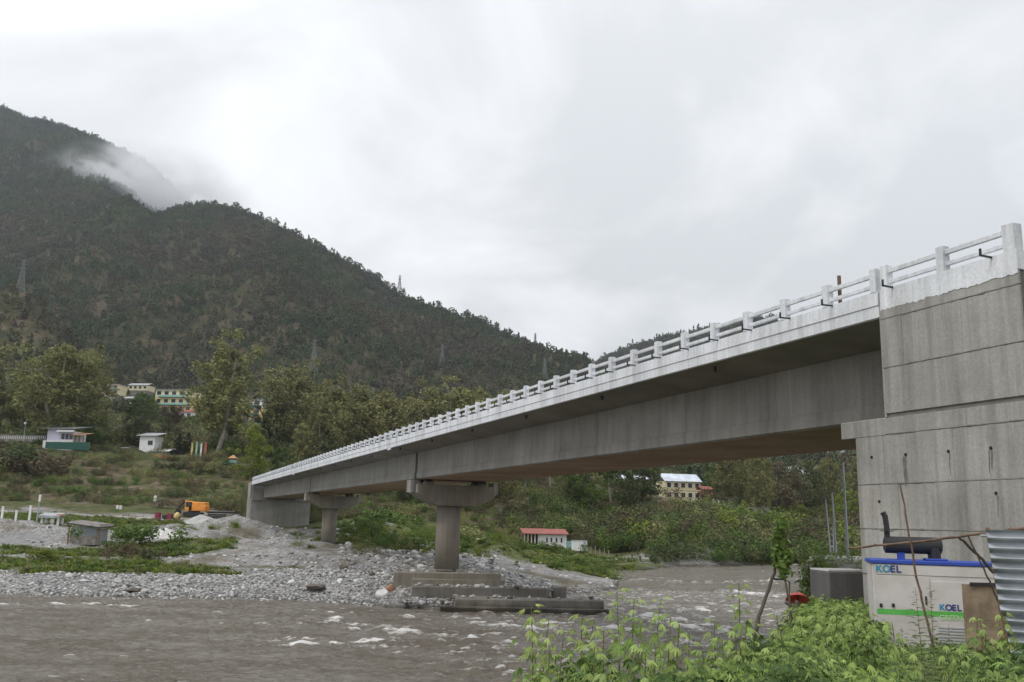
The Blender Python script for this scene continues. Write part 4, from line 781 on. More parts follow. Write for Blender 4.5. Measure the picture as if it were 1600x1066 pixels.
# shrubs
def shrub(name, seed, leafm, n=620, R=1.6, H=1.7, leaf=0.19):
    r = np.random.default_rng(seed); c = r.normal(size=(9, 3))*np.array([R*.45, R*.45, H*.2])+np.array([0, 0, H*.5]); i = r.integers(0, 9, n); v = r.normal(size=(n, 3)); v /= np.linalg.norm(v, axis=1, keepdims=True)
    Pn = c[i]+v*R*0.42*r.uniform(0.5, 1, (n, 1)); Pn[:, 2] = np.abs(Pn[:, 2]); return cards_mesh(name, Pn, v+r.normal(size=(n, 3))*0.4+np.array([0, 0, .3]), leaf*r.uniform(.6, 1.3, n), M[leafm], 0.6, seed)
SHm = [shrub('shrub', 1, 'green'), shrub('shrub', 2, 'green'), shrub('shrub', 3, 'euc_dark'), shrub('shrub', 4, 'brownleaf'), shrub('shrub', 5, 'euc'), shrub('shrub', 6, 'lime')]
SH = [proto('shrub', m) for m in SHm]
def zone(name, n, px0, px1, Y0, Y1, ks, smin, smax, label, dens=None, seed=1, squash=None, tilt=0.0, protos=None, zoff=-0.15):
    r = np.random.default_rng(seed); u = px2u(r.uniform(px0, px1, n)); Y = r.uniform(Y0, Y1, n); X = u*Y
    if dens is not None: k = r.uniform(size=n) < dens(X, Y, (u*1458+800)); X = X[k]; Y = Y[k]
    n = len(X); sc = smin+(smax-smin)*r.uniform(0, 1, n)**(2.5 if protos is not None and 'stone' in protos[0].name else 1.0); sc = sc*(1-0.62*sstep(212, 238, Y)*(name == 'bank_scrub')); return scatter(name, np.stack([X, Y, tz(X, Y)+zoff], -1), sc, r.uniform(0, 6.28, n), r.choice(ks, n), protos or SH, label, squash=squash, tilt=tilt, seed=seed)
nz = lambda X, Y, s, sc: fbm(X/sc, Y/sc, 3, s)
BS = lambda X, Y, p: (bil(B, X, Y) > 0.35)*((p > 1030) | (Y > 197) | ((p > 945) & (Y > 184)))*((p < 1030) | (p > 1185) | (Y < 244))
zone('bank_scrub', 2600, 815, 1600, 160, 240, [0, 0, 1, 2, 4, 2], 0.8, 2.6, 'dense green riverside scrub covering the lower bank under the main span', lambda X, Y, p: BS(X, Y, p)*np.clip(0.75+2.2*nz(X, Y, 5, 14)-0.010*(Y-196), 0, 1), 11)
zone('bank_scrub', 2300, 815, 1600, 182, 262, [2, 3, 3, 4, 4], 0.8, 2.4, 'brownish scrub mixed into the upper bank under the main span', lambda X, Y, p: BS(X, Y, p)*np.clip(0.25-2.2*nz(X, Y, 5, 14)+0.014*(Y-196), 0, 1), 16)
zone('bank_scrub', 260, 960, 1600, 178, 262, [0, 2, 4, 3, 5], 2.2, 3.8, 'big round bushes standing out of the bank scrub', lambda X, Y, p: BS(X, Y, p)*np.clip(0.6+nz(X, Y, 17, 20), 0, 1)*((Y < 225) | (p > 1185)), 17)
zone('slope_scrub', 3600, -60, 1000, 192, 270, [0, 2, 3, 3, 4, 4], 0.5, 1.5, 'scattered scrub on the terraced slope behind the river flat', lambda X, Y, p: np.clip(0.45+1.4*nz(X, Y, 6, 10), 0, 1)*np.where(p < 400, 0.75, 1), 12)
zone('wood_understorey', 7500, -60, 1500, 272, 430, [0, 2, 2, 3, 4, 4, 4], 1.6, 3.6, 'leafy undergrowth and small trees between the houses and the grove', lambda X, Y, p: np.clip(0.65+1.2*nz(X, Y, 8, 22), 0, 1)*np.where((p > 1040) & (p < 1240) & (Y < 320), 0.15, 1)*np.where((p > 820) & (p < 1240) & (Y < 312), 0.3, 1), 13)
zone('flat_shrubs', 700, 570, 960, 100, 195, [0, 0, 1, 4, 4, 5], 0.45, 1.25, 'low green bushes on the river flat under the bridge', lambda X, Y, p: (bil(grass, X, Y) > 0.4)*np.clip(0.4+1.6*nz(X, Y, 9, 8), 0, 1)*((p < 822) | (Y < 118)), 14)
zone('shore_weeds', 700, -60, 460, 84, 180, [0, 4, 1, 5, 5, 3], 0.15, 0.5, 'ankle-high weeds greening the gravel flat at left', lambda X, Y, p: (bil(grass, X, Y) > 0.4)*np.clip(0.5+1.2*nz(X, Y, 10, 6), 0, 1), 15)
def bush(px, Y, hpx, wide, k, label, nm='bush'):
    s = hpx*Y/1458/1.7; o = link(nm, SHm[k], at(px, Y, -0.1), None, (0, 0, random.uniform(0, 6.28)), (s*wide, s*wide, s)); return tag(o, label, 'bush')
def bigbush(px, Y, hpx, wide, k, label, seed):
    s = hpx*Y/1458/1.7; r = np.random.default_rng(seed); n = 1500; c = r.normal(size=(22, 3))*np.array([.85, .6, .25])+np.array([0, 0, .75]); i = r.integers(0, 22, n); v = r.normal(size=(n, 3)); v /= np.linalg.norm(v, axis=1, keepdims=True)
    Pn = c[i]+v*0.42*r.uniform(.4, 1, (n, 1)); Pn[:, 2] = np.abs(Pn[:, 2]); me = cards_mesh('bush', Pn, v+r.normal(size=(n, 3))*.4+np.array([0, 0, .3]), 0.17*r.uniform(.6, 1.3, n), M[k], .6, seed)
    return tag(link('bush', me, at(px, Y, -0.1), None, (0, 0, 0), (s*wide, s*wide, s)), label, 'bush')
bigbush(228, 118, 44, 1.35, 'green', 'large dense green bush right of the corrugated shack', 1)
bigbush(205, 106, 24, 1.3, 'green', 'lower green bush spilling down in front of the large dense one', 2)
bigbush(215, 100, 34, 0.95, 'brownleaf', 'dull brown bush in front of the large green one', 3)
bigbush(243, 98, 26, 0.8, 'euc_dark', 'small dark bush at the right foot of the dull brown one', 4)
bigbush(290, 112, 20, 1.9, 'green', 'long low green bush running down the gravel right of the large one', 5)
bigbush(90, 140, 18, 1.1, 'lime', 'yellow-green bush below the small white shelter', 6)
bigbush(452, 160, 14, 1.3, 'green', 'green bush at the foot of the far abutment', 7)
bigbush(470, 150, 9, 1.3, 'green', 'smaller green bush between far abutment and second pier', 8)
bigbush(90, 95, 22, 1.6, 'lime', 'grassy bush on the green patch left of the brown one', 9)
bigbush(60, 225, 50, 1.2, 'brownleaf', 'brown bush on the slope under the lilac pavilion', 10)
bigbush(15, 225, 60, 1.3, 'euc_dark', 'tall shadowy bush on the slope at the left edge', 11)
bigbush(268, 240, 22, 1.3, 'euc_dark', 'dark green bush on the bare slope under the ochre wall', 12)
bigbush(318, 235, 26, 1.2, 'euc', 'olive bush on the bare slope under the prayer flags', 13)
bigbush(120, 200, 22, 1.3, 'green', 'green bush at the foot of the slope above the field', 14)
bigbush(572, 160, 24, 1.1, 'green', 'bright bush right of the second pier', 15)
bigbush(595, 175, 40, 1.5, 'green', 'wide bright bush midway between the piers', 16)
bigbush(735, 150, 34, 1.2, 'euc', 'olive bush right of the first pier column', 17)
bigbush(862, 150, 22, 1.8, 'green', 'low bright bush in front of the red-roofed building', 18)
bigbush(905, 128, 18, 2.0, 'green', 'low bright bush at the tip of the green flat', 19)
# grass tufts on the green patches
def tuft(name, seed, h, m_, n=26):
    r = np.random.default_rng(seed); q = []
    for i in range(n):
        a = r.uniform(0, 6.28); b = np.array([math.cos(a), math.sin(a), 0])*r.uniform(0, .3); d = np.array([math.cos(a)*.5, math.sin(a)*.5, 1])*h*r.uniform(.6, 1.1); s = np.array([-math.sin(a), math.cos(a), 0])*0.03
        m2 = b+d*.55; t_ = b+d+np.array([math.cos(a), math.sin(a), -.4])*h*.25; q += [b-s, b+s, m2+s*.8, m2-s*.8, m2-s*.8, m2+s*.8, t_+s*.1, t_-s*.1]
    return proto(name, quads_mesh(name, np.array(q), m_))
TF = [tuft('tuft', 1, .42, M['green']), tuft('tuft', 2, .36, M['lime']), tuft('tuft', 3, .45, M['euc'])]
zone('grass', 26000, -60, 1000, 84, 178, [0, 0, 1, 1, 2], 0.6, 1.5, 'grass growing on the river flat', lambda X, Y, p: (bil(grass, X, Y) > 0.5)*np.clip(.45+1.2*nz(X, Y, 22, 5), .05, 1), 21, protos=TF, zoff=-0.03)
# stones
def stone(name, seed, m_, sub=1, flat=0.65):
    bm = bmesh.new(); bmesh.ops.create_icosphere(bm, subdivisions=sub, radius=0.5); rr = random.Random(seed)
    a = [Vector((rr.gauss(0, 1), rr.gauss(0, 1), rr.gauss(0, 1))).normalized() for _ in range(7)]; dd = [rr.uniform(.3, .46) for _ in a]
    for v in bm.verts:
        for n_, d_ in zip(a, dd):
            k = v.co.dot(n_)-d_
            if k > 0: v.co -= n_*k
        v.co.z *= flat; v.co += Vector((rr.gauss(0, .012), rr.gauss(0, .012), rr.gauss(0, .012)))
    me = bpy.data.meshes.new(name); bm.to_mesh(me); bm.free(); me.materials.append(m_); return me
M['stone'] = mat('river_stone', (0.36, 0.36, 0.365), 0.85, scale=1.5, col2=(0.22, 0.215, 0.21), objrand=0.5)
M['stone_w'] = mat('pale_stone', (0.56, 0.56, 0.55), 0.85, scale=1.2, col2=(0.36, 0.35, 0.33), objrand=0.25)
M['stone_d'] = mat('dark_stone', (0.16, 0.14, 0.115), 0.8, scale=1.5, col2=(0.08, 0.07, 0.06), objrand=0.3)
STm = [stone('stone', 1, M['stone']), stone('stone', 2, M['stone']), stone('stone', 3, M['stone_w']), stone('stone', 4, M['stone_d']), stone('stone', 5, M['stone'])]
ST = [proto('stone', m) for m in STm]
gv = lambda X, Y, p: np.clip(bil(gravel, X, Y)-0.2, 0, 1)
zone('shore_gravel', 52000, -60, 1010, 73, 100, [0, 0, 1, 1, 2, 2, 4, 3], 0.06, 0.40, 'grey river stones along the water line', lambda X, Y, p: gv(X, Y, p)*(bil(B, X, Y) > -0.25)*(1-sstep(84, 99, Y+5*nz(X, Y, 45, 7))), 31, protos=ST, zoff=0.02, tilt=0.3)
zone('flat_gravel', 21000, -60, 1010, 88, 175, [0, 1, 2, 2, 4, 3, 3], 0.09, 0.75, 'rubble and stones scattered over the flat', lambda X, Y, p: gv(X, Y, p)*np.clip(0.3+1.6*nz(X, Y, 44, 6), 0.05, 1)*(bil(B, X, Y) > 0.1), 32, protos=ST, zoff=0.02, tilt=0.3)
zone('pier_rubble', 420, 540, 800, 82, 140, [0, 2, 2, 2, 4, 3], 0.25, 1.1, 'pale rubble blocks strewn between the piers', None, 33, protos=ST, zoff=0.05, tilt=0.3)
# ------------------------------------------------------------------ buildings and smaller things on the far bank
def pm(name, c, rough=0.8, **k): return mat(name, c, rough, var=0.06, **k)
M['lilac'] = pm('lilac_wall', (0.62, 0.60, 0.74)); M['whitewall'] = pm('white_wall', (0.74, 0.74, 0.74)); M['cream'] = pm('cream_wall', (0.66, 0.60, 0.38))
M['yellow'] = pm('yellow_wall', (0.64, 0.50, 0.22)); M['teal'] = pm('teal_paint', (0.28, 0.50, 0.46)); M['tealnet'] = pm('green_screen', (0.008, 0.085, 0.065)); M['greyroof'] = mat('grey_sheet_roof', (0.36, 0.38, 0.40), 0.5, scale=0.8)
M['bluroof'] = mat('pale_blue_roof', (0.55, 0.60, 0.68), 0.45, scale=0.5); M['redroof'] = mat('red_sheet_roof', (0.27, 0.075, 0.055), 0.6, scale=0.8); M['pinkroof'] = pm('pink_roof', (0.45, 0.17, 0.18)); M['glass'] = mat('dark_window', (0.03, 0.035, 0.045), 0.2, scale=5)
M['ochre'] = mat('ochre_wall', (0.34, 0.19, 0.055), 0.9, scale=0.6); M['wood'] = mat('brown_wood', (0.20, 0.11, 0.06), 0.8, scale=4); M['orange_cloth'] = pm('orange_awning', (0.46, 0.25, 0.12)); M['mauve'] = pm('mauve_roof', (0.25, 0.19, 0.27)); M['masonry'] = mat('rubble_masonry', (0.26, 0.24, 0.22), 0.95, scale=1.6, col2=(0.12, 0.11, 0.10), bump=0.5)
M['steel'] = mat('galvanised_steel', (0.36, 0.39, 0.42), 0.5, scale=0.3, metal=0.2); M['orange'] = mat('orange_paint', (0.80, 0.30, 0.045), 0.5, var=0.1, scale=1.5); M['rubber'] = pm('black_rubber', (0.025, 0.025, 0.027)); M['maroon'] = pm('maroon_paint', (0.22, 0.03, 0.06)); M['tarp'] = pm('white_sheet', (0.70, 0.70, 0.69))
M['darkblue'] = pm('dark_blue_paint', (0.035, 0.045, 0.12))

ORD = ['first', 'second', 'third', 'fourth', 'fifth', 'sixth', 'seventh', 'eighth', 'ninth']
class Local:
    """builder of a thing whose parts are given in its own frame: x right, y away, z up; base at loc"""
    def __init__(s, nm, loc, rz, label, cat, group=None): s.root = empty(nm, loc, rz, label, cat, group)
    def box(s, nm, x0, x1, y0, y1, z0, z1, m, parent=None, bevel=0):
        mb = MB(); mb.box(x0, x1, y0, y1, z0, z1); return s.mb(nm, mb, m, parent, bevel)
    def mb(s, nm, mb, m, parent=None, bevel=0, smooth=False):
        c = mb.center(); off = Vector((0, 0, 0)) if parent is None else Vector(parent.location)
        return link(nm, mb.mesh(nm, m, bevel, smooth, c), c-off, parent or s.root)
def windows(Lc, wall, y, xs, z0, z1, wd, m='glass', frame='whitewall', yn=-1, sill=True):
    for x in xs:
        f = Lc.box('window', x-wd/2-.08, x+wd/2+.08, y-.08, y+.05, z0-.08, z1+.08, M[frame], wall)
        mb = MB(); mb.box(x-wd/2, x+wd/2, y-.10, y-.081, z0, z1); c = mb.center(); link('pane', mb.mesh('pane', M[m], origin=c), c-f.location-wall.location, f)
def gable(Lc, x0, x1, y0, y1, z, h, m, parent=None, ov=0.5, axis='x'):
    mb = MB()
    if axis == 'x':
        ym = (y0+y1)/2; prof = [(y0-ov, z-.12), (ym, z+h), (y1+ov, z-.12), (y1+ov, z+.03), (ym, z+h+.16), (y0-ov, z+.03)]
        n = len(prof); mb.add([(x0-ov, a, b) for a, b in prof]+[(x1+ov, a, b) for a, b in prof], [(0, 1, 4, 5), (1, 2, 3, 4), (n+5, n+4, n+1, n), (n+4, n+3, n+2, n+1)]+[(i, n+i, n+(i+1) % n, (i+1) % n) for i in range(n)])
    return Lc.mb('roof', mb, m, parent)
def shed(Lc, x0, x1, y0, y1, z, dz, m, ov=0.4, th=0.14, nm='roof', parent=None):
    mb = MB(); mb.hexa([(x0-ov, y0-ov, z), (x1+ov, y0-ov, z), (x1+ov, y1+ov, z+dz), (x0-ov, y1+ov, z+dz), (x0-ov, y0-ov, z+th), (x1+ov, y0-ov, z+th), (x1+ov, y1+ov, z+dz+th), (x0-ov, y1+ov, z+dz+th)]); return Lc.mb(nm, mb, m, parent)
def LP(px, py, Y): return Vector(P(px, py, Y))
def mpp(Y): return Y/1458.0

# lilac pavilion with the green screen  (photo x 70-145, y 660-700)
Y = 258; k = mpp(Y); h = Local('pavilion', LP(72, 695, Y), math.radians(-8), 'white and lilac pavilion with grey roof standing above a green screen fence', 'pavilion')
w_ = h.box('wall', 0, 22*k, 0, 6, 0, 26*k, M['lilac']); w2 = h.box('wall', 22*k, 45*k, 0.2, 6, 0, 22*k, M['whitewall']); h.box('wall_base', -5*k, 46*k, -0.25, 0.19, -1.5, 7*k, M['whitewall'])
windows(h, w2, 0.15, [27*k, 34*k, 41*k], 9*k, 18*k, 5.6*k, frame='lilac')
shed(h, -6*k, 48*k, -0.6, 6, 25*k, 1.2, M['greyroof'], 0.5); shed(h, 20*k, 48*k, -1.2, -0.7, 20*k, .5, M['whitewall'], 0.1, nm='canopy')
for x in (48*k, 55*k, 62*k): h.box('post', x, x+.15, 0, .15, 0, 15*k, M['wood'])
shed(h, 47*k, 63*k, -1, 4, 15*k, 1.0, M['orange_cloth'], 0.3, nm='awning')
f = Local('screen_fence', LP(72, 692, 255), math.radians(-8), 'dark green screen fence running along the front of the lilac pavilion', 'fence')
for i in range(12): f.box('panel', i*6.2*k, i*6.2*k+6.1*k, 0, .08, -9*k-.03*i, 1.5*k, M['tealnet'])
for i in range(7): f.box('post', i*12.4*k-.05, i*12.4*k+.05, -.12, -.01, -9*k, 2*k, M['wood'])
# white cabin
Y = 266; k = mpp(Y); h = Local('cabin', LP(216, 712, Y), math.radians(-6), 'small white cabin with grey roof standing behind the long ochre wall', 'cabin')
w_ = h.box('wall', 0, 25*k, 0, 5, 0, 31*k, M['whitewall']); windows(h, w_, 0, [18*k], 17*k, 24*k, 8*k); shed(h, -2*k, 28*k, -.3, 5, 31*k, 1.3, M['greyroof'], .4)
h.box('porch', 26*k, 44*k, 0.5, 3.5, 0, 6*k, M['whitewall']); shed(h, 25*k, 48*k, 0.2, 4, 7*k, 1.0, M['tarp'], .3, nm='porch_roof')
h = Local('low_hut', LP(186, 706, 268), 0, 'low white hut at the left end of the ochre wall', 'hut'); k = mpp(268)
h.box('wall', 0, 13*k, 0, 3, -1, 5*k, M['whitewall']); shed(h, -2*k, 15*k, -.3, 3, 6*k, .6, M['tarp'], .3)
h = Local('garden_wall', LP(183, 712, 258), math.radians(-3), 'long ochre retaining wall under the white cabin', 'wall'); k = mpp(258)
for i in range(12): h.box('wall_panel', i*8.2*k, i*8.2*k+8.15*k, 0, .3+.02*(i % 2), -8*k-.35*i*k, (4-.22*i)*k, M['ochre'])
# stone balustrade, lamp post
h = Local('balustrade', LP(-20, 683, 262), math.radians(-3), 'pale stone balustrade along the terrace at the left edge', 'balustrade'); k = mpp(262)
h.box('base', 0, 96*k, 0, .35, -7*k, -2.2*k, M['masonry']); h.box('handrail', 0, 96*k, 0, .35, 3.2*k, 4.5*k, M['masonry'])
for i in range(32): h.box('baluster', i*3*k+.1, i*3*k+.3, .08, .28, -2.2*k, 3.2*k, M['whitewall'])
h = Local('street_lamp', LP(37, 685, 261), 0, 'white globe street lamp on the balustrade terrace', 'street lamp'); mb = MB(); mb.tube([(0, 0, -1), (0, 0, 22*k)], .09, 8); h.mb('pole', mb, M['steel'])
bm = bmesh.new(); bmesh.ops.create_icosphere(bm, subdivisions=2, radius=.42); g_ = bpy.data.meshes.new('globe'); bm.to_mesh(g_); bm.free(); g_.materials.append(M['whitewall']); link('globe', g_, (0, 0, 23.5*k), h.root)
# prayer flags
for i, (px, y0, y1, c, lab) in enumerate([(297, 718, 691, (0.62, 0.50, 0.16), 'yellow'), (304, 719, 689, (0.25, 0.5, 0.42), 'pale green'), (311, 720, 692, (0.7, 0.72, 0.72), 'white'), (318, 722, 690, (0.5, 0.09, 0.08), 'red')]):
    Y = 263; k = mpp(Y); H_ = (y0-y1)*k; h = Local('prayer_flag', LP(px, y0, Y), 0, 'tall vertical %s prayer flag beside the forked eucalyptus' % lab, 'prayer flag', 'vertical prayer flags on poles')
    mb = MB(); mb.tube([(0, 0, -1), (0, 0, H_)], .07, 6); h.mb('pole', mb, M['bark'])
    mb = MB(); n = 10
    for j in range(n):
        z0 = H_*.12+H_*.84*j/n; z1 = z0+H_*.84/n; a0 = .12*math.sin(j*1.1); a1 = .12*math.sin((j+1)*1.1); mb.add([(.08, .0, z0), (.5, a0, z0), (.5, a1, z1), (.08, 0, z1), (.08, .03, z0), (.5, a0+.03, z0), (.5, a1+.03, z1), (.08, .03, z1)], [(0, 1, 2, 3), (7, 6, 5, 4), (1, 5, 6, 2), (3, 2, 6, 7), (0, 4, 5, 1)])
    h.mb('cloth', mb, pm('flag_'+lab.replace(' ', '_'), c))
# kiosk
h = Local('kiosk', LP(357, 727, 250), 0, 'little green kiosk with orange-brown pointed roof right of the prayer flags', 'kiosk'); k = mpp(250)
h.box('wall', 0, 10*k, 0, 1.7, 0, 8*k, M['teal']); w_ = h.box('counter', -1*k, 11*k, -.3, 0, 3*k, 4*k, M['tealnet']); mb = MB(); mb.add([(-1.5*k, -.4, 11*k), (11.5*k, -.4, 11*k), (11.5*k, 2.1, 11*k), (-1.5*k, 2.1, 11*k), (5*k, .85, 17*k)], [(3, 2, 1, 0), (0, 1, 4), (1, 2, 4), (2, 3, 4), (3, 0, 4)]); h.mb('roof', mb, M['orange_cloth'])
for x in (0, 9*k): h.box('post', x, x+1*k, 0, .15, 8*k, 11.2*k, M['wood'])
h = Local('tent', LP(340, 727, 252), 0, 'small pale green dome tent left of the kiosk', 'tent'); mb = MB()
for j in range(4):
    for i in range(12):
        def q(i, j): a = i*math.pi/6; e = j*math.pi/8; return (1.4*math.cos(a)*math.cos(e)+1.2, 1.2*math.sin(a)*math.cos(e), 1.25*math.sin(e))
        mb.add([q(i, j), q(i+1, j), q(i+1, j+1), q(i, j+1)], [(0, 1, 2, 3)])
h.mb('canopy', mb, M['teal'], smooth=True)

# hillside houses
def block(px0, px1, ybase, Y, floors, fh, wall, roofm, label, rz=0, win=3, depth=9, roofh=1.4, band=None, nm='apartment_block', upper=None):
    k = mpp(Y); W = (px1-px0)*k; h = Local(nm, LP(px0, ybase, Y), math.radians(rz), label, 'building')
    h.box('foundation', .2, W-.2, .2, depth, -6, 0, M['masonry'])
    for f_ in range(floors):
        z = f_*fh*k; w_ = h.box('wall', 0, W, 0, depth, z, z+fh*k-.12, M[upper] if (upper and f_ == floors-1) else M[wall])
        windows(h, w_, 0, [W*(i+.5)/win for i in range(win)], z+fh*k*.32, z+fh*k*.78, W/win*.55)
        if band: h.box('balcony', .1*W, .9*W, -1.0, -.15, z+fh*k*.02, z+fh*k*.26, M[band])
    if roofm == 'flat': h.box('roof', -.4, W+.4, -.6, depth+.4, floors*fh*k-.12, floors*fh*k+.12, M['greyroof'])
    else: gable(h, 0, W, 0, depth, floors*fh*k-.1, roofh, M[roofm])
    return h
block(166, 186, 617, 470, 2, 8.5, 'cream', 'flat', 'cream house with pale green flat roof highest on the left hillside', -8, 2, band='teal', nm='house')
block(147, 166, 623, 462, 1, 9, 'whitewall', 'pinkroof', 'white annexe with pink roof just left of the cream house', -8, 2, nm='house')
block(192, 214, 632, 465, 1, 10, 'cream', 'greyroof', 'low cream house half hidden by bright green trees', -6, 2, nm='house')
block(240, 303, 645, 455, 3, 12.5, 'yellow', 'flat', 'long yellow apartment block with teal balconies on the left hillside', -7, 5, band='teal', upper='cream')
block(279, 301, 655, 440, 1, 12, 'whitewall', 'redroof', 'small white house with red roof below the right end of the yellow block', -5, 2, nm='house')
block(376, 408, 664, 420, 3, 14, 'yellow', 'flat', 'white and yellow three-storey house between bare pale trees', -5, 2, band='tealnet', upper='whitewall')
block(418, 462, 664, 430, 2, 11, 'cream', 'flat', 'cream house with teal trim half hidden in the grove', -4, 4, band='teal', nm='house')
block(126, 146, 636, 440, 1, 10, 'whitewall', 'greyroof', 'white hut left below the annexe with pink roof', -6, 2, nm='house')
block(200, 232, 610, 520, 1, 9, 'cream', 'greyroof', 'distant cream row house above the bright green trees', -6, 4, nm='house')
block(-14, 18, 618, 450, 2, 13, 'cream', 'greyroof', 'pale house with grey roof cut by the left edge of the photo', -10, 2, nm='house')
block(6, 26, 640, 440, 1, 12, 'whitewall', 'greyroof', 'white shed below the pale house at the left edge', -10, 2, nm='house')
block(550, 574, 782, 330, 1, 9, 'whitewall', 'redroof', 'little white house with red roof seen under the second span', 0, 2, nm='house')
block(578, 606, 788, 322, 1, 9, 'whitewall', 'greyroof', 'long low white house right of the little red-roofed one', 0, 3, nm='house')
block(612, 655, 784, 335, 1, 11, 'whitewall', 'bluroof', 'white house with pale roof just left of the first pier cap', 0, 4, nm='house')
block(868, 905, 772, 290, 2, 12, 'cream', 'bluroof', 'cream building high on the bank behind the dark blue fence', 0, 4)
block(906, 928, 772, 292, 2, 11, 'yellow', 'bluroof', 'narrow yellow building right of the dark blue fence', 0, 2)
block(958, 1036, 780, 300, 2, 16, 'cream', 'bluroof', 'long cream school wing mostly hidden by dark trees', 0, 9)
s_ = block(1040, 1099, 781, 292, 2, 15, 'cream', 'bluroof', 'yellow and cream two-storey school with pale blue roof', 12, 5, roofh=2.4)
k = mpp(292); s2 = Local('porch_block', LP(1097, 781, 284), math.radians(12), 'dark red two-tier porch at the right end of the school', 'building')
for z in (6, 14): gable(s2, 0, 15*k, 0, 3, z*k+2*k, .8, M['redroof'])
for x in (0, 7*k, 14*k): s2.box('column', x, x+.3, 0, .3, -2, 15*k, M['wood'])
s2.box('wall', 1, 14*k, 1.2, 3.5, -2, 16*k, M['cream'])
h = Local('compound_wall', LP(1044, 785, 276), math.radians(4), 'cream compound wall on the edge below the yellow school', 'wall'); k = mpp(276)
for i in range(7): h.box('wall_panel', i*8.7*k, i*8.7*k+8.6*k, 0, .3, -4*k, (5-.3*i)*k, M['cream'])
h = Local('retaining_wall', LP(1086, 800, 262), math.radians(3), 'grey rubble stone retaining wall below the cream compound wall', 'wall'); k = mpp(262)
R_ = random.Random(9)
for row in range(5):
    x = -(row % 2)*.6
    while x < 60*k: 
        wd = R_.uniform(.9, 1.7); h.box('stone', x, x+wd-.05, -R_.uniform(0, .12), .5, (row*4.2-6)*k-x*.06, (row*4.2-2.1)*k-x*.06+.35, M['masonry']); x += wd
for i, px in enumerate(range(1122, 1186, 8)):
    Y = 266; k = mpp(Y); h = Local('fence_post', at(px, Y), 0, ORD[i]+' white post from the left along the road edge above the bank', 'post', 'white road-edge posts above the bank'); h.box('shaft', 0, .35, 0, .3, -.5, 1.7, M['whitewall']); h.box('cap', -.06, .41, -.06, .36, 1.7, 1.82, M['whitewall'])
h = Local('mauve_shed', LP(1180, 808, 262), math.radians(5), 'mauve-roofed shed among the trees right of the white road-edge posts', 'shed'); k = mpp(262); h.box('wall', 0, 24*k, 0, 4, -3, 6*k, M['whitewall']); gable(h, 0, 24*k, 0, 4, 6*k, 1.6, M['mauve'])
h = Local('parked_car', LP(1209, 809, 262), 0.1, 'pale car parked right of the mauve-roofed shed', 'car'); mb = MB(); mb.prism([(0, .35), (4.2, .35), (4.25, .8), (3.4, .95), (2.8, 1.45), (1.2, 1.45), (.5, .95), (0, .85)], (0, 1.7), lambda a, b, e: (a, e, b)); h.mb('body', mb, M['tarp'], bevel=.05)
mb = MB(); mb.prism([(3.2, .97), (2.72, 1.38), (1.28, 1.38), (.75, .97)], (-.02, 1.72), lambda a, b, e: (a, e, b)); h.mb('window_glass', mb, M['glass'])
for x in (.8, 3.4):
    for y in (0, 1.55): mb = MB(); mb.tube([(x, y-.05, .33), (x, y+.2, .33)], .33, 14); h.mb('wheel', mb, M['rubber'])
h = Local('board_fence', LP(878, 764, 280), 0, 'dark blue board fence under the main span above the bank', 'fence'); k = mpp(280)
for i in range(10): h.box('board', i*4.6*k, i*4.6*k+4.4*k, 0, .08, -6*k, 5*k, M['darkblue'])

# riverside building with red roof, posts, tank
Y = 176; k = mpp(Y); h = Local('riverside_building', at(850, Y, .25), math.radians(6), 'white riverside building with thin red roof and dark arched windows', 'building')
w_ = h.box('wall', 0, 43*k, 0, 3.5, -1, 16*k, M['whitewall']); windows(h, w_, 0, [12*k, 19*k, 27*k, 35*k], 4*k, 11*k, 2.6*k)
shed(h, -24*k, 43*k, -.3, 3.6, 16*k, .9, M['redroof'], .35, th=.12); 
for i in range(5): h.box('post', (-24+i*5.5)*k, (-24+i*5.5)*k+.2, 0, .2, -1, 16*k, M['whitewall'])
h.box('back_wall', -24*k, 0, 2.8, 3.4, -1, 16*k, M['wood']); h.box('annexe', 44*k, 63*k, .3, 2.5, -1, 6*k, M['teal'])
Y = 166; k = mpp(Y); h = Local('water_tank', at(903, Y, .2), math.radians(4), 'white box-shaped water tank standing on the gravel by the river', 'tank'); h.box('body', 0, 22*k, 0, 2.3, 0, 15.5*k, M['tarp'], bevel=.05); h.box('rim', -.06, 22*k+.06, -.06, 2.36, 15.5*k, 16.3*k, M['greyroof'])
h.box('ladder', 16*k, 16*k+.4, -.14, -.04, 0, 15*k, M['steel'])
for i, px in enumerate([930, 937, 944, 951, 958]):
    h = Local('fence_post', at(px, 172), 0, ORD[i]+' thin pale post counting right from the white water tank', 'post', 'thin pale posts beside the water tank'); h.box('shaft', 0, .13, 0, .13, -.4, 1.5+.3*(i % 2), M['bark']); h.box('cap', -.02, .15, -.02, .15, 1.5+.3*(i % 2), 1.56+.3*(i % 2), M['masonry'])

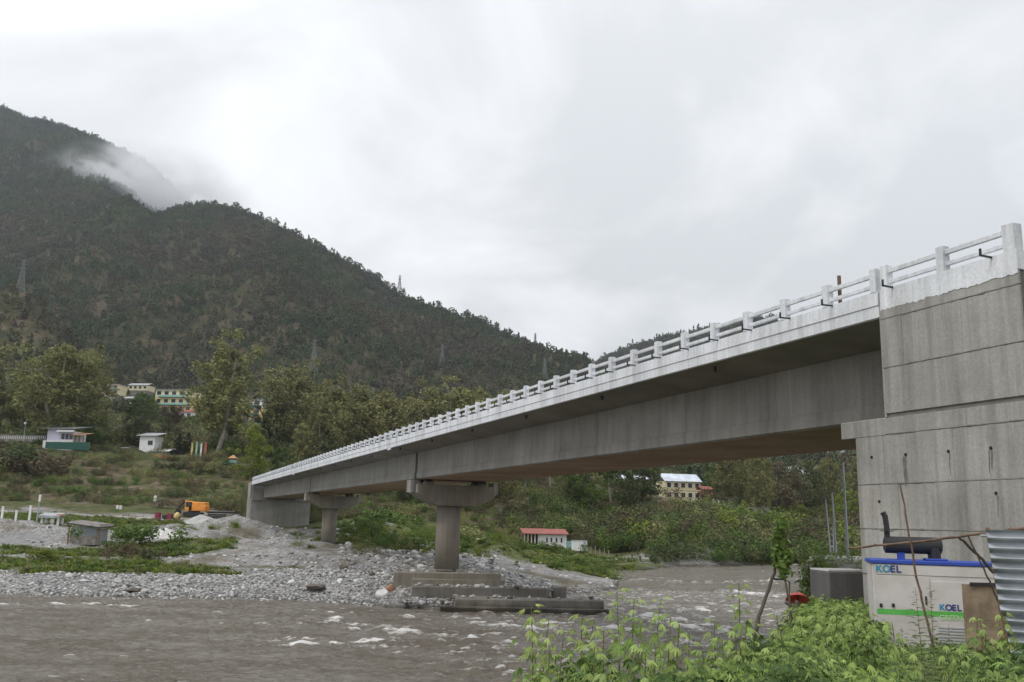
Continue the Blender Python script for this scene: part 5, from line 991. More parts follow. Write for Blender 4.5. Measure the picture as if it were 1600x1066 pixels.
# left flat: white posts, shelter, shack, excavator, barrels
for i, px in enumerate([9, 31, 52]):
    h = Local('marker_post', at(px, 123), 0, ['leftmost of the three white marker posts on the spoil heap', 'middle one of the three white marker posts on the spoil heap', 'rightmost of the three white marker posts, tallest on the heap'][i], 'post', 'white marker posts on the heap'); h.box('shaft', 0, .22, 0, .2, -.3, [1.5, 1.3, 1.9][i], M['whitewall']); h.box('cap', -.03, .25, -.03, .23, [1.5, 1.3, 1.9][i], [1.58, 1.38, 1.98][i], M['whitewall'])
Y = 136; k = mpp(Y); h = Local('shelter', at(72, Y), .1, 'small white shelter on four posts with grey sheet roof beside a tall pole', 'shelter')
for x in (0, 24*k): 
    for y in (0, 1.6): h.box('post', x, x+.28, y, y+.25, -.3, 12*k, M['whitewall'])
h.box('side_panel', .5, 5*k, .02, .12, -.1, 11*k, M['whitewall']); h.box('side_panel', 14*k, 20*k, .02, .12, -.1, 11*k, M['whitewall']); shed(h, -1*k, 26*k, -.2, 1.9, 12*k, .4, M['greyroof'], .2, th=.35); h.box('bundle', 22*k, 30*k, .1, 1, 12.6*k+.3, 15*k+.3, M['orange_cloth'])
h = Local('pole', at(66, 137), 0, 'tall grey and white pole left of the small white shelter', 'pole'); mb = MB(); mb.tube([(0, 0, -.5), (0.05, 0, 46*k)], [.14, .08], 8); h.mb('shaft', mb, M['steel']); mb = MB(); mb.tube([(0.05, 0, 36*k), (0.06, 0, 46.5*k)], .16, 8); h.mb('sleeve', mb, M['whitewall'])
Y = 118; k = mpp(Y); h = Local('shack', at(120, Y), math.radians(-6), 'corrugated iron shack with sloping dark roof on the gravel flat', 'shack')
n = 26; mb = MB(); 
for i in range(n): x0 = 4*k+i*40*k/n; mb.box(x0, x0+40*k/n*.55, -.03, .04, -.3, 26*k-i*.18*k, 0); 
w_ = h.box('wall', 4*k, 44*k, .03, 2.6, -.3, 25*k-4*k, M['greyroof']); h.mb('corrugation', mb, M['steel'], w_)
h.box('wall_base', 7*k, 45*k, -.25, -.04, -.3, 9*k, M['masonry']); h.box('door', 0, 4.5*k, .1, .25, -.3, 19*k, M['wood'])
mb = MB(); mb.hexa([(-4*k, -.8, 28*k), (52*k, -.8, 22*k), (52*k, 3.1, 24*k), (-4*k, 3.1, 30*k), (-4*k, -.8, 29.3*k), (52*k, -.8, 23.4*k), (52*k, 3.1, 25.4*k), (-4*k, 3.1, 31.3*k)]); h.mb('roof', mb, M['dark'])
mb = MB(); mb.hexa([(-2*k, -.5, 29.2*k), (51*k, -.5, 23.6*k), (51*k, 3.0, 25.6*k), (-2*k, 3.0, 31.4*k), (0*k, 0, 32*k), (48*k, 0, 28*k), (48*k, 2.6, 29*k), (0, 2.6, 33.5*k)]); h.mb('thatch', mb, M['masonry'])
for x in (0, 50*k): h.box('post', x, x+.14, -.5, -.36, -.3, 24*k, M['wood'])
# excavator
Y = 178; k = mpp(Y); h = Local('excavator', at(292, Y, .1), math.radians(0), 'orange tracked excavator parked on the river flat, boom lowered', 'excavator')
mb = MB(); mb.prism([(0, 0.1), (.3, 0), (3.0, 0), (3.3, .3), (3.3, .55), (3.0, .8), (.3, .8), (0, .6)], (0, .6), lambda a, b, e: (a, e, b)); tr = h.mb('track', mb, M['rubber']); mb = MB(); mb.prism([(0, 0.1), (.3, 0), (3.0, 0), (3.3, .3), (3.3, .55), (3.0, .8), (.3, .8), (0, .6)], (2.0, 2.6), lambda a, b, e: (a, e, b)); h.mb('track', mb, M['rubber'])
h.box('undercarriage', .8, 2.6, .6, 2.0, .5, 1.0, M['rubber']); b_ = h.box('body', .9, 4.1, .2, 2.6, 1.0, 2.75, M['orange'], bevel=.12); h.box('counterweight', 3.6, 4.25, .15, 2.65, .95, 2.2, M['orange'], bevel=.15)
c_ = h.box('cab', .2, 1.6, .2, 1.3, 1.05, 2.9, M['orange'], bevel=.06); 
mb = MB(); mb.box(.35, 1.4, .17, .195, 1.75, 2.7); h.mb('cab_window', mb, M['glass'], c_); mb = MB(); mb.tube([(3.2, 1.4, 2.7), (3.2, 1.4, 3.2)], .08, 8); h.mb('exhaust', mb, M['black'])
def beam(a, b, w0, w1, y0=1.5, y1=1.9):
    a = Vector((a[0], 0, a[1])); b = Vector((b[0], 0, b[1])); d = (b-a).normalized(); n_ = Vector((-d.z, 0, d.x)); mb = MB()
    c = [a-n_*w0, b-n_*w1, b+n_*w1, a+n_*w0]; mb.add([(q.x, y0, q.z) for q in c]+[(q.x, y1, q.z) for q in c], [(3, 2, 1, 0), (4, 5, 6, 7), (0, 1, 5, 4), (1, 2, 6, 5), (2, 3, 7, 6), (3, 0, 4, 7)]); return mb
bo = h.mb('boom', beam((.9, 1.6), (-.3, 2.9), .25, .2), M['orange']); h.mb('arm', beam((-.3, 2.9), (-1.5, 1.5), .17, .12), M['rubber'])
mb = MB(); mb.prism([(-1.7, 1.5), (-1.2, 1.3), (-1.0, .7), (-1.5, .3), (-2.1, .5), (-1.8, 1.1)], (1.2, 2.2), lambda a, b, e: (a, e, b)); h.mb('bucket', mb, M['rubber'])
# steel pile right of it
h = Local('steel_stack', at(322, 176, 0), 0, 'stack of dark steel beams lying behind the white sand pile', 'steel stack')
for i in range(5): h.box('beam', -.2+.3*i, 6-.4*i, .35*(i % 3), .35*(i % 3)+.3, .02+.3*(i//2), .02+.3*(i//2)+.27, M['rubber'])
h = Local('pipe', at(330, 182, 0.3), 0, 'long dark pipe lying right of the orange excavator', 'pipe'); mb = MB(); mb.tube([(0, 0, .4), (5.5, 0, .55), (6.0, .4, -.2)], .22, 8); h.mb('barrel', mb, M['black'])
def barrel(px, Y, r_, hh, m_, lab, nm='drum'):
    h = Local(nm, at(px, Y), 0, lab, 'drum'); mb = MB(); mb.tube([(0, 0, 0), (0, 0, .05), (0, 0, hh*.33), (0, 0, hh*.34), (0, 0, hh*.66), (0, 0, hh*.67), (0, 0, hh)], [r_, r_*1.03, r_, r_*1.04, r_*1.04, r_, r_], 14); h.mb('barrel', mb, m_); mb = MB(); mb.tube([(0, 0, hh+.002), (0, 0, hh+.03)], r_*.9, 14); h.mb('lid', mb, M['rubber'])
barrel(254, 168, .55, 1.1, M['maroon'], 'maroon drum at the end of the dirt road left of the excavator')
h = Local('cement_mixer', at(281, 164), 0, 'small yellow cement mixer standing below the excavator', 'cement mixer'); mb = MB(); mb.tube([(0, .5, .45), (.05, .45, .7), (.15, .4, 1.1), (.25, .35, 1.5)], [.28, .5, .5, .26], 14); h.mb('drum', mb, M['yellow'])
for x in (-.4, .5): h.box('leg', x, x+.1, .3, .9, 0, .9, M['maroon'])
for x in (-.5, .6): mb = MB(); mb.tube([(x, .2, .22), (x+.12, .2, .22)], .24, 12); h.mb('wheel', mb, M['rubber'])
h = Local('crate_stack', at(268, 166), 0, 'dark maroon crates between the drum and the yellow mixer', 'crates')
for i in range(3): h.box('crate', -.9+.85*i, -.1+.85*i, 0, .7, 0, .75+.3*(i == 1), M['maroon'] if i == 1 else M['rubber'])
h = Local('sign_disc', at(247, 200), 0, 'white double-disc road sign on the dirt road edge', 'sign'); mb = MB(); mb.tube([(0, 0, -.3), (0, 0, 2.2)], .05, 6); h.mb('post', mb, M['steel'])
for z in (1.2, 1.95): mb = MB(); mb.tube([(0, -.06, z), (0, -.02, z)], .34, 16); h.mb('disc', mb, M['tarp'])
for px, Y, c in [(187, 185, 'left'), (192, 185, 'right')]:
    h = Local('marker_stone', at(px, Y), 0, '%s one of two small white roadside stones on the green slope' % c, 'marker stone'); h.box('block', 0, .45, 0, .4, -.2, .7, M['tarp'], bevel=.08); h.box('footing', -.1, .55, -.1, .5, -.3, -.02, M['masonry'])
# dirt road and white sand pile
m = MB(); ro = []
for px, Y in [(-120, 172), (0, 170), (120, 169), (180, 168), (250, 169), (330, 172), (400, 180)]:
    a = at(px, Y, .06); ro.append(a)
for a, b in zip(ro[:-1], ro[1:]):
    for i in range(6):
        p0 = a.lerp(b, i/6); p1 = a.lerp(b, (i+1)/6); q = []
        for p_, dy in ((p0, -1.7), (p1, -1.7), (p1, 1.7), (p0, 1.7)): q.append((p_.x, p_.y+dy, float(tz(p_.x, p_.y+dy))+.06))
        m.add(q, [(0, 1, 2, 3)])
tag(part('dirt_road', m, mat('dirt_road', (0.34, 0.31, 0.26), 0.95, scale=1.2)), kind='structure')
def pile(px, Y, R_, hh, m_, lab, seed):
    X0 = px2u(px)*Y; n = 22; a, rr = np.meshgrid(np.linspace(0, 2*np.pi, 37), np.linspace(0, 1, n), indexing='ij'); X = X0+rr*np.cos(a)*R_; Yy = Y+rr*np.sin(a)*R_*.8
    Z = tz(X, Yy)-.12+hh*(1-rr)**1.1*(1+.18*fbm(X*1.5, Yy*1.5, 3, seed)); o = link('pile', grid_mesh('pile', X, Yy, Z, m_)); return tag(o, lab, 'pile')
pile(318, 152, 4.0, 1.3, M['stone_w'], 'pointed pile of white sand in front of the steel beams', 5)
pile(268, 132, 3.2, 1.3, M['stone_w'], 'low pale gravel pile right of the big green bush', 6)
pile(12, 116, 7, 0.5, M['stone'], 'pale flat spoil tongue at the left edge of the flat', 7)

# boulders
def boulder(px, Y, wpx, m_, seed, label):
    s = wpx*mpp(Y); o = link('boulder', stone('boulder', seed, M[m_], 3, .75), at(px, Y, s*.12), None, (0, 0, seed), (s, s*.8, s*(.35 if 'flat' in label or 'low' in label else 1))); return tag(o, label, 'boulder')
for a in [(100, 82, 14, 'stone', 21, 'grey boulder on the gravel below the green patch, left of a pair'), (106, 80.5, 10, 'stone_w', 22, 'smaller pale boulder tucked under the grey one'), (150, 80.5, 18, 'stone', 23, 'flat grey boulder near the water at left'), (125, 82.5, 16, 'stone_w', 24, 'wide pale boulder between two grey ones on the gravel'),
          (202, 80.5, 15, 'stone_w', 25, 'pale wide boulder left of the pointed white one'), (218, 79, 9, 'stone_d', 26, 'small brown boulder by the left shore'), (313, 84, 15, 'stone_w', 27, 'bright white pointed boulder on the open gravel'), (282, 82, 10, 'stone_w', 28, 'white rounded boulder left of the bright pointed one'),
          (470, 82, 14, 'stone_w', 29, 'pale boulder under the second span near the water'), (508, 79.5, 40, 'stone_d', 30, 'long dark flat rock at the water edge'), (245, 77.5, 14, 'stone_w', 31, 'pale boulder standing in the water line'), (228, 77.8, 26, 'stone_d', 32, 'dark low rock in the water line at left'),
          (548, 92, 18, 'stone_d', 33, 'dark rock right of the second pile cap'), (696, 78, 16, 'stone', 34, 'grey boulder lying on the concrete sill by the pier'), (712, 76.2, 10, 'brown', 35, 'orange-brown stone on the concrete sill'), (622, 76.5, 20, 'brown', 36, 'rust-orange rock left of the concrete sills'), (610, 75.2, 24, 'stone_w', 37, 'pale bluish slab left of the concrete sills'),
          (780, 72.5, 9, 'stone_d', 38, 'dark stone on top of the wet river block'), (742, 72, 18, 'stone_d', 39, 'dark rounded rock at the left end of the wet river block'), (618, 120, 12, 'stone_w', 40, 'white angular rock on the green flat left of the first pier'), (657, 118, 12, 'stone_w', 41, 'white angular rock close left of the first pier'), (724, 110, 14, 'stone_w', 42, 'white rock close right of the first pier')]:
    if a[3] == 'brown': M.setdefault('brown', mat('rust_stone', (0.34, 0.17, 0.09), .85, scale=2, col2=(0.15, .08, .05)))
    boulder(*a)

# pylons
M['pylon'] = mat('weathered_pylon_steel', (0.17, 0.175, 0.175), .7, scale=.2)
def pylon(px, ybase, Y, hpx, label, wire=0.22):
    k = mpp(Y); Hh = hpx*k; h = Local('pylon', LP(px, ybase, Y), .5, label, 'pylon'); n = 8; w0 = Hh*.11; mb = MB(); r_ = wire
    def q(i, j): t_ = i/n; w_ = w0*(1-t_)**1.2+.25*w0*.3; s = [(-1, -1), (1, -1), (1, 1), (-1, 1)][j % 4]; return (s[0]*w_, s[1]*w_, Hh*t_)
    lg = MB()
    for j in range(4): lg.tube([(q(0, j)[0]*1.05, q(0, j)[1]*1.05, -4), *[q(i, j) for i in range(n+1)]], r_*1.2, 4)
    for i in range(n):
        for j in range(4): mb.tube([q(i, j), q(i+1, j+1)], r_*.8, 3); mb.tube([q(i, j+1), q(i+1, j)], r_*.8, 3); mb.tube([q(i, j), q(i, j+1)], r_*.8, 3)
    h.mb('legs', lg, M['pylon']); h.mb('lattice', mb, M['pylon'])
    for z, l in ((.72, .13), (.84, .11), (.95, .085)):
        a = MB(); a.tube([(-Hh*l, 0, Hh*z), (0, 0, Hh*z+Hh*.02), (Hh*l, 0, Hh*z)], r_*1.1, 4); a.tube([(-Hh*l, 0, Hh*z), (0, 0, Hh*z-Hh*.01), (Hh*l, 0, Hh*z)], r_*1.1, 4); h.mb('cross_arm', a, M['pylon'])
pylon(31, 458, 600, 58, 'large lattice pylon on the near brown hill at the left edge', .16)
pylon(489, 578, 700, 50, 'lattice pylon on the slope above the middle of the grove', .13)
pylon(690, 572, 900, 36, 'lattice pylon low on the mountain right of the grove', .15)
pylon(624, 452, 1335, 24, 'tiny lattice pylon on the skyline of the left mountain', .2)
pylon(851, 592, 900, 34, 'lattice pylon low on the slope just left of the valley notch', .16)
pylon(836, 545, 1260, 26, 'tiny lattice pylon on the skyline near the valley notch', .2)
# ------------------------------------------------------------------ things on the near bank
def nat(px, Y, dz=0.0): X = px2u(px)*Y; return Vector((X, Y, float(near_z(X, Y))+dz))
# tall poles by the abutment
for px, yb, px1, yt, Y, r_, lab in [(1299, 872, 1290, 780, 50, .055, 'shortest leaning steel pole left of the abutment stem'), (1302, 880, 1302, 815, 52, .04, 'short green-grey pole standing right behind the middle leaning one'), (1308, 886, 1300, 770, 48, .07, 'middle leaning steel pole left of the abutment stem'), (1326, 890, 1317, 722, 46, .085, 'tallest leaning steel pole nearest the abutment stem')]:
    a = LP(px, yb, Y); b = LP(px1, yt, Y); a.z = min(a.z, float(near_z(a.x, a.y)))-.3; h = Local('steel_pole', a, 0, lab, 'pole'); mb = MB(); d = b-a; mb.tube([(0, 0, 0), d*.5, d], [r_, r_*.85, r_*.6], 8); h.mb('shaft', mb, M['steel']); mb = MB(); mb.tube([d, d*1.004], r_*.8, 8); h.mb('cap', mb, M['black'])
# grey block and mossy stump wall
M['greyconc'] = concrete('dull_concrete', (0.135, 0.13, 0.13), (0.095, 0.09, 0.09), streak=.4)
h = Local('concrete_pier_stub', LP(1294, 893, 27.5), math.radians(8), 'plain grey concrete stub wall standing left of the abutment stem', 'concrete wall'); mb = MB(); mb.box(0, 1.35, 0, 1.2, -2.2, 0); h.mb('block', mb, M['greyconc'], bevel=.04); mb = MB(); mb.box(.02, 1.33, .02, 1.18, .002, .05); h.mb('sand_cap', mb, M['stone_w'])
a = LP(1270, 868, 31); h = Local('mossy_stump', a, 0, 'weathered stone stump overgrown with dark green moss at the bank edge', 'stump'); rr = random.Random(4); mb = MB()
pts = [(rr.gauss(0, .05), 0, -3.2+i*.4) for i in range(9)]; pts[-1] = (0.05, 0, 0); mb.tube(pts, [.48, .45, .42, .40, .40, .36, .30, .26, .12], 9); h.mb('shaft', mb, M['masonry'], smooth=True)
def leafcloud(cs, R_, n, size, m_, seed):
    r = np.random.default_rng(seed); cs = np.array(cs); i = r.integers(0, len(cs), n); v = r.normal(size=(n, 3)); v /= np.linalg.norm(v, axis=1, keepdims=True); return cards_mesh('leaves', cs[i]+v*R_*r.uniform(.3, 1, (n, 1)), v+r.normal(size=(n, 3))*.5, size*r.uniform(.6, 1.4, n), m_, .6, seed)
link('moss', leafcloud([(-.35, -.25, -.3-.3*i) for i in range(9)]+[(-.05, -.42, -.15-.35*i) for i in range(8)]+[(.2, -.3, -.9-.4*i) for i in range(5)], .30, 2600, .09, M['green'], 6), (0, 0, 0), h.root)
zc = [(1285, 46, 0), (1300, 44, 0)]
for (px, Y, s, k_, lab) in [(1297, 40, .42, 5, 'round lime-green bush on the white sand beside the poles'), (1330, 34, .50, 0, 'green bush on the sand touching the abutment stem'), (1312, 33, .36, 5, 'small bright bush on top of the grey stub wall side'), (1282, 42, .30, 1, 'small green bush right behind the mossy stump')]:
    o = link('bush', shrub('bush', int(px), ['green', 'green', 'euc_dark', 'brownleaf', 'euc', 'lime'][k_], 900, 1.6, 1.7, .16), nat(px, Y, -.1), None, (0, 0, px), (s*1.2, s, s)); tag(o, lab, 'bush')
# red umbrella stuck in the bank
M['red_cloth'] = mat('faded_red_cloth', (0.60, 0.13, 0.11), .8, var=.1, scale=3, transl=.3)
a = LP(1246, 935, 26); h = Local('umbrella', a, .3, 'faded red umbrella tilted over the bank beside the mossy stump', 'umbrella'); R3 = .33; tilt = Matrix.Rotation(math.radians(-24), 3, 'X') @ Matrix.Rotation(math.radians(14), 3, 'Y')
for i in range(8):
    mb = MB(); a0 = i*math.pi/4; a1 = a0+math.pi/4; am = (a0+a1)/2; c = [Vector((0, 0, .13)), Vector((R3*.6*math.cos(a0), R3*.6*math.sin(a0), .08)), Vector((R3*math.cos(a0), R3*math.sin(a0), -.04)), Vector((R3*.93*math.cos(am), R3*.93*math.sin(am), -.03)), Vector((R3*math.cos(a1), R3*math.sin(a1), -.04)), Vector((R3*.6*math.cos(a1), R3*.6*math.sin(a1), .08))]
    c2 = [q+Vector((0, 0, .004)) for q in c]; n = 6; mb.add([tilt@q for q in c+c2], [tuple(range(5, -1, -1)), tuple(range(6, 12))]+[(j, (j+1) % n, n+(j+1) % n, n+j) for j in range(n)]); h.mb('canopy_panel', mb, M['red_cloth'])
mb = MB(); mb.tube([tilt@Vector((0, 0, .2)), tilt@Vector((0, 0, -.5)), Vector((-.05, .1, -1.6))], .012, 6); h.mb('shaft', mb, M['black'])
a = LP(1240, 952, 25.5); h = Local('broken_branch', a, 0, 'thick broken brown branch propping the red umbrella', 'branch'); mb = MB(); mb.tube([(.13, 0, .22), (.05, 0, 0), (-.08, 0, -.5), (-.12, 0, -1.0)], [.07, .06, .05, .04], 7); mb.tube([(.03, 0, .0), (-.22, 0, .18)], [.05, .03], 6); h.mb('wood', mb, M['bark_d'])

# diesel generator in its canopy
M['gen'] = mat('generator_canopy_paint', (0.56, 0.53, 0.515), .5, scale=1.6, col2=(0.45, 0.42, 0.39), ramp=(.3, .55)); M['blue'] = pm('blue_paint', (0.025, 0.065, 0.36), .5); M['gstripe'] = pm('green_stripe', (0.10, 0.42, 0.08), .5); M['tblue'] = pm('letter_blue', (0.03, 0.05, 0.20)); M['tcyan'] = pm('letter_cyan', (0.02, 0.25, 0.42)); M['tpale'] = pm('letter_pale_green', (0.42, 0.62, 0.34))
Yg = 18.4; k = mpp(Yg); g0 = LP(1370, 1028, Yg); g0.z = float(LP(1370, 1024, Yg).z)
gyaw = math.radians(-16.0); h = Local('generator', g0, gyaw, 'pale grey diesel generator with blue roof edge and green stripe in front of the abutment', 'generator')
W = 2.75; Hh = 1.72
h.box('body', 0, W, 0, 1.1, 0, Hh, M['gen'], bevel=.012)
h.box('base_frame', -.02, W+.02, -.03, 1.13, -.14, -.002, M['darkblue'])
h.box('roof_edge', -.03, W+.03, -.03, 1.13, Hh+.002, Hh+.075, M['blue'], bevel=.01)
for (x0, x1, z0, z1) in [(.06, 1.02, .05, Hh-.22), (1.05, 2.0, .05, Hh-.30), (2.03, 2.7, .05, Hh-.30), (.06, 2.7, Hh-.20, Hh-.02)]:
    p_ = h.box('panel', x0, x1, -.014, -.001, z0, z1, M['gen'], bevel=.004)
h.box('green_stripe', .05, W-.01, -.0175, -.0145, .77, .87, M['gstripe'])
for (x, z) in [(.10, .90), (.32, .91)]: h.box('latch', x, x+.05, -.04, -.015, z, z+.07, M['black'], bevel=.005)
def text(body, x, z, size, m_, parent, nm, dx=0):
    c = bpy.data.curves.new(nm, 'FONT'); c.body = body; c.size = size; c.extrude = .001; c.offset = .006*size/.2; o_ = bpy.data.objects.new(nm, c); COL.objects.link(o_)
    dg = bpy.context.evaluated_depsgraph_get(); me = bpy.data.meshes.new_from_object(o_.evaluated_get(dg)); bpy.data.objects.remove(o_); me.materials.clear(); me.materials.append(m_)
    o_ = link(nm, me, (x, -.0225, z), parent, (math.pi/2, 0, 0)); return o_
for (x, z, s) in [(.06, Hh-.155, .185), (1.16, .895, .155)]:
    text('K', x, z, s, M['tcyan'], h.root, 'letter'); text('O', x+s*.66, z, s, M['tcyan'] if s > .18 else M['tblue'], h.root, 'letter'); text('E', x+s*1.42, z, s, M['tblue'], h.root, 'letter'); text('L', x+s*2.0, z, s, M['tblue'], h.root, 'letter')
text('GREEN', 1.15, .715, .13, M['tpale'], h.root, 'lettering')
h.box('label', 2.25, 2.55, -.018, -.0145, Hh-.21, Hh-.07, M['yellow'])
for z in (.35, 1.15):
    for x in (1.00, 1.975): h.box('hinge', x, x+.035, -.034, -.015, z, z+.09, M['greyroof'], bevel=.004)
for i in range(9): h.box('louvre', 1.12, 1.9, -.026, -.0145, .12+.055*i, .12+.055*i+.022, M['greyroof'])
h.box('handle', .92, .95, -.05, -.02, .98, 1.14, M['black'], bevel=.006)
# silencer on the roof
mb = MB(); mb.tube([(.28, .5, Hh+.36), (.31, .5, Hh+.36), (1.33, .5, Hh+.36), (1.36, .5, Hh+.36)], [.10, .165, .165, .10], 20); s_ = h.mb('silencer', mb, M['rubber'], smooth=False)
mb = MB(); mb.tube([(1.22, .42, Hh+.32), (1.22, .42, Hh+.08)], .10, 12); h.mb('exhaust_pipe', mb, M['black'], s_)
mb = MB(); mb.tube([(.36, .5, Hh+.5), (.36, .5, Hh+.72), (.34, .5, Hh+.92), (.30, .5, Hh+1.0)], .055, 12); h.mb('chimney', mb, M['black'], s_); mb = MB(); mb.tube([(.36, .5, Hh+.62), (.36, .5, Hh+.635)], .13, 14); h.mb('flange', mb, M['black'], s_)
h.box('bracket', .53, .66, .42, .58, Hh+.077, Hh+.22, M['blue']); h.box('bracket', 1.10, 1.2, .42, .58, Hh+.077, Hh+.2, M['black']); h.box('hatch', 1.02, 1.42, .25, .7, Hh+.077, Hh+.115, M['blue'], bevel=.01)
# rusty sheet leaning against it
M['rustboard'] = mat('stained_board', (0.33, 0.25, 0.17), .9, scale=2.2, col2=(0.17, 0.125, 0.085), bump=.3)
Yb = 16.6; a = LP(1512, 1040, Yb); h = Local('leaning_board', a, math.radians(-2), 'stained brown board set upright in front of the generator', 'board'); k = mpp(Yb)
h.box('board', 0, .60, 0, .02, -.3, 120*k, M['rustboard']); h.box('board', .61, 1.05, .025, .045, -.3, 118*k, M['rustboard']); h.box('top_bar', .13, 1.1, -.05, -.003, 118*k, 123*k, M['black'])
# corrugated sheets at the right edge: two uprights carry overlapping sheets with horizontal ribs
M['corr'] = mat('corrugated_zinc', (0.50, 0.53, 0.57), .35, var=.12, scale=3.0, metal=.7)
Yc = 9.2; a = LP(1584, 1066, Yc); h = Local('corrugated_fence', a, math.radians(-26), 'shiny corrugated zinc sheet fence at the right edge, ribs running level', 'fence'); k = mpp(Yc)
z0 = -.5; ztop = 226*k
R_ = random.Random(2); x_l = lambda z: -.10*(z)/1.0
def sheet(z_a, z_b, yoff, x0, x1):
    mb = MB(); n = int((z_b-z_a)/.012); pr = []
    for i in range(n+1): z = z_a+(z_b-z_a)*i/n; pr.append((z, .024*math.sin(2*math.pi*z/.098)))
    vs = []; 
    for z, d in pr: vs += [(x0(z), yoff+d, z), (x1, yoff+d, z)]
    o = len(vs)
    for z, d in pr: vs += [(x0(z), yoff+d+.0015, z), (x1, yoff+d+.0015, z)]
    fs = []
    for i in range(n): fs += [(2*i, 2*i+1, 2*i+3, 2*i+2), (o+2*i+2, o+2*i+3, o+2*i+1, o+2*i), (2*i, 2*i+2, o+2*i+2, o+2*i)]
    mb.add(vs, fs); return mb
h.mb('sheet', sheet(.62, ztop, 0, x_l, 2.2), M['corr'], smooth=True); h.mb('sheet', sheet(-.6, .70, .03, lambda z: x_l(z)+.02, 2.2), M['corr'], smooth=True)
mb = MB(); mb.tube([(x_l(ztop)+.02, .06, ztop+.02), (.06, .06, -.6)], .02, 6); h.mb('upright', mb, M['wood']); mb = MB(); mb.tube([(2.1, .06, ztop), (2.1, .06, -.6)], .03, 6); h.mb('upright', mb, M['wood'])
mb = MB(); mb.tube([(x_l(ztop)-.05, -.03, ztop-.06), (x_l(ztop)+.05, .03, ztop-.06)], .012, 8); h.mb('bolt', mb, M['steel'])
# bamboo poles
M['bamboo'] = mat('weathered_bamboo', (0.19, 0.12, 0.08), .75, scale=9, col2=(0.09, .055, .04))
def cane(pts, r0, r1, nm, label, cat='pole', m_='bamboo', knots=True):
    V = [Vector(P(*q)) for q in pts]; o_ = V[0].copy(); h = Local(nm, o_, 0, label, cat); mb = MB(); seg = []
    n = 18; tot = []
    for i in range(n+1):
        t_ = i/n*(len(V)-1); j = min(int(t_), len(V)-2); tot.append(V[j].lerp(V[j+1], t_-j)-o_)
    rr = random.Random(len(label)); tot = [q+Vector((rr.gauss(0, .004), 0, rr.gauss(0, .006))) for q in tot]
    mb.tube(tot, [r0+(r1-r0)*i/n for i in range(n+1)], 8); sh = h.mb('cane', mb, M[m_])
    if knots:
        kb = MB()
        for i in range(1, n, 2):
            d = (tot[i+1]-tot[i]).normalized()*.012; rr_ = r0+(r1-r0)*i/n; kb = MB(); kb.tube([tot[i]-d, tot[i], tot[i]+d], [rr_*1.0, rr_*1.3, rr_*1.0], 8); h.mb('cane_node', kb, M[m_])
    return h
cane([(1326, 858, 12.6), (1460, 843, 11.8), (1640, 821, 10.8)], .014, .019, 'bamboo_pole', 'long level bamboo pole crossing in front of the abutment above the generator')
cane([(1458, 1012, 12.0), (1432, 900, 12.0), (1407, 758, 12.0)], .018, .011, 'bamboo_pole', 'thin leaning bamboo pole rising in front of the generator')
cane([(1498, 838, 11.4), (1530, 870, 11.5), (1570, 912, 11.6)], .016, .020, 'dry_stick', 'dark forked stick hanging down behind the corrugated fence', 'stick', 'bark_d', False)
cane([(1512, 836, 11.3), (1545, 905, 11.4), (1562, 945, 11.5)], .009, .012, 'dry_stick', 'thin dark stick crossing the forked one near the corrugated fence', 'stick', 'bark_d', False)
cane([(1240, 985, 10.5), (1226, 900, 10.5), (1216, 862, 10.5)], .014, .009, 'dry_stick', 'thin dark stick crossing in front of the red umbrella', 'stick', 'bark_d', False)
# dead leaning branch with creeper
h = cane([(1172, 1030, 9.5), (1184, 972, 9.5), (1206, 905, 9.5), (1218, 862, 9.5), (1222, 820, 9.5)], .024, .009, 'dead_branch', 'dark dead branch leaning up out of the weeds, wrapped in creeper at the top', 'branch', 'bark_d', False)
mb = MB(); b0 = Vector(P(1186, 990, 9.5))-h.root.location; mb.tube([b0, b0+Vector((-.10, 0, -.12)), b0+Vector((-.16, 0, -.22))], [.014, .01, .006], 5); b0 = Vector(P(1207, 905, 9.5))-h.root.location; mb.tube([b0, b0+Vector((.1, 0, .0)), b0+Vector((.17, 0, -.02)), b0+Vector((.16, 0, -.4))], [.012, .01, .008, .006], 5); h.mb('twig', mb, M['bark_d'])
cr_ = [tuple(Vector(P(px, py, 9.45))) for px, py in [(1221, 818), (1219, 832), (1222, 845), (1218, 855), (1224, 862), (1215, 868), (1228, 872), (1221, 880), (1226, 893), (1216, 842)]]
o_ = Vector(cr_[0]); me = leafcloud([tuple(Vector(c)-o_) for c in cr_], .085, 420, .07, M['green'], 9); tag(link('creeper', me, o_), 'leafy green creeper climbing the top of the dead branch', 'creeper')

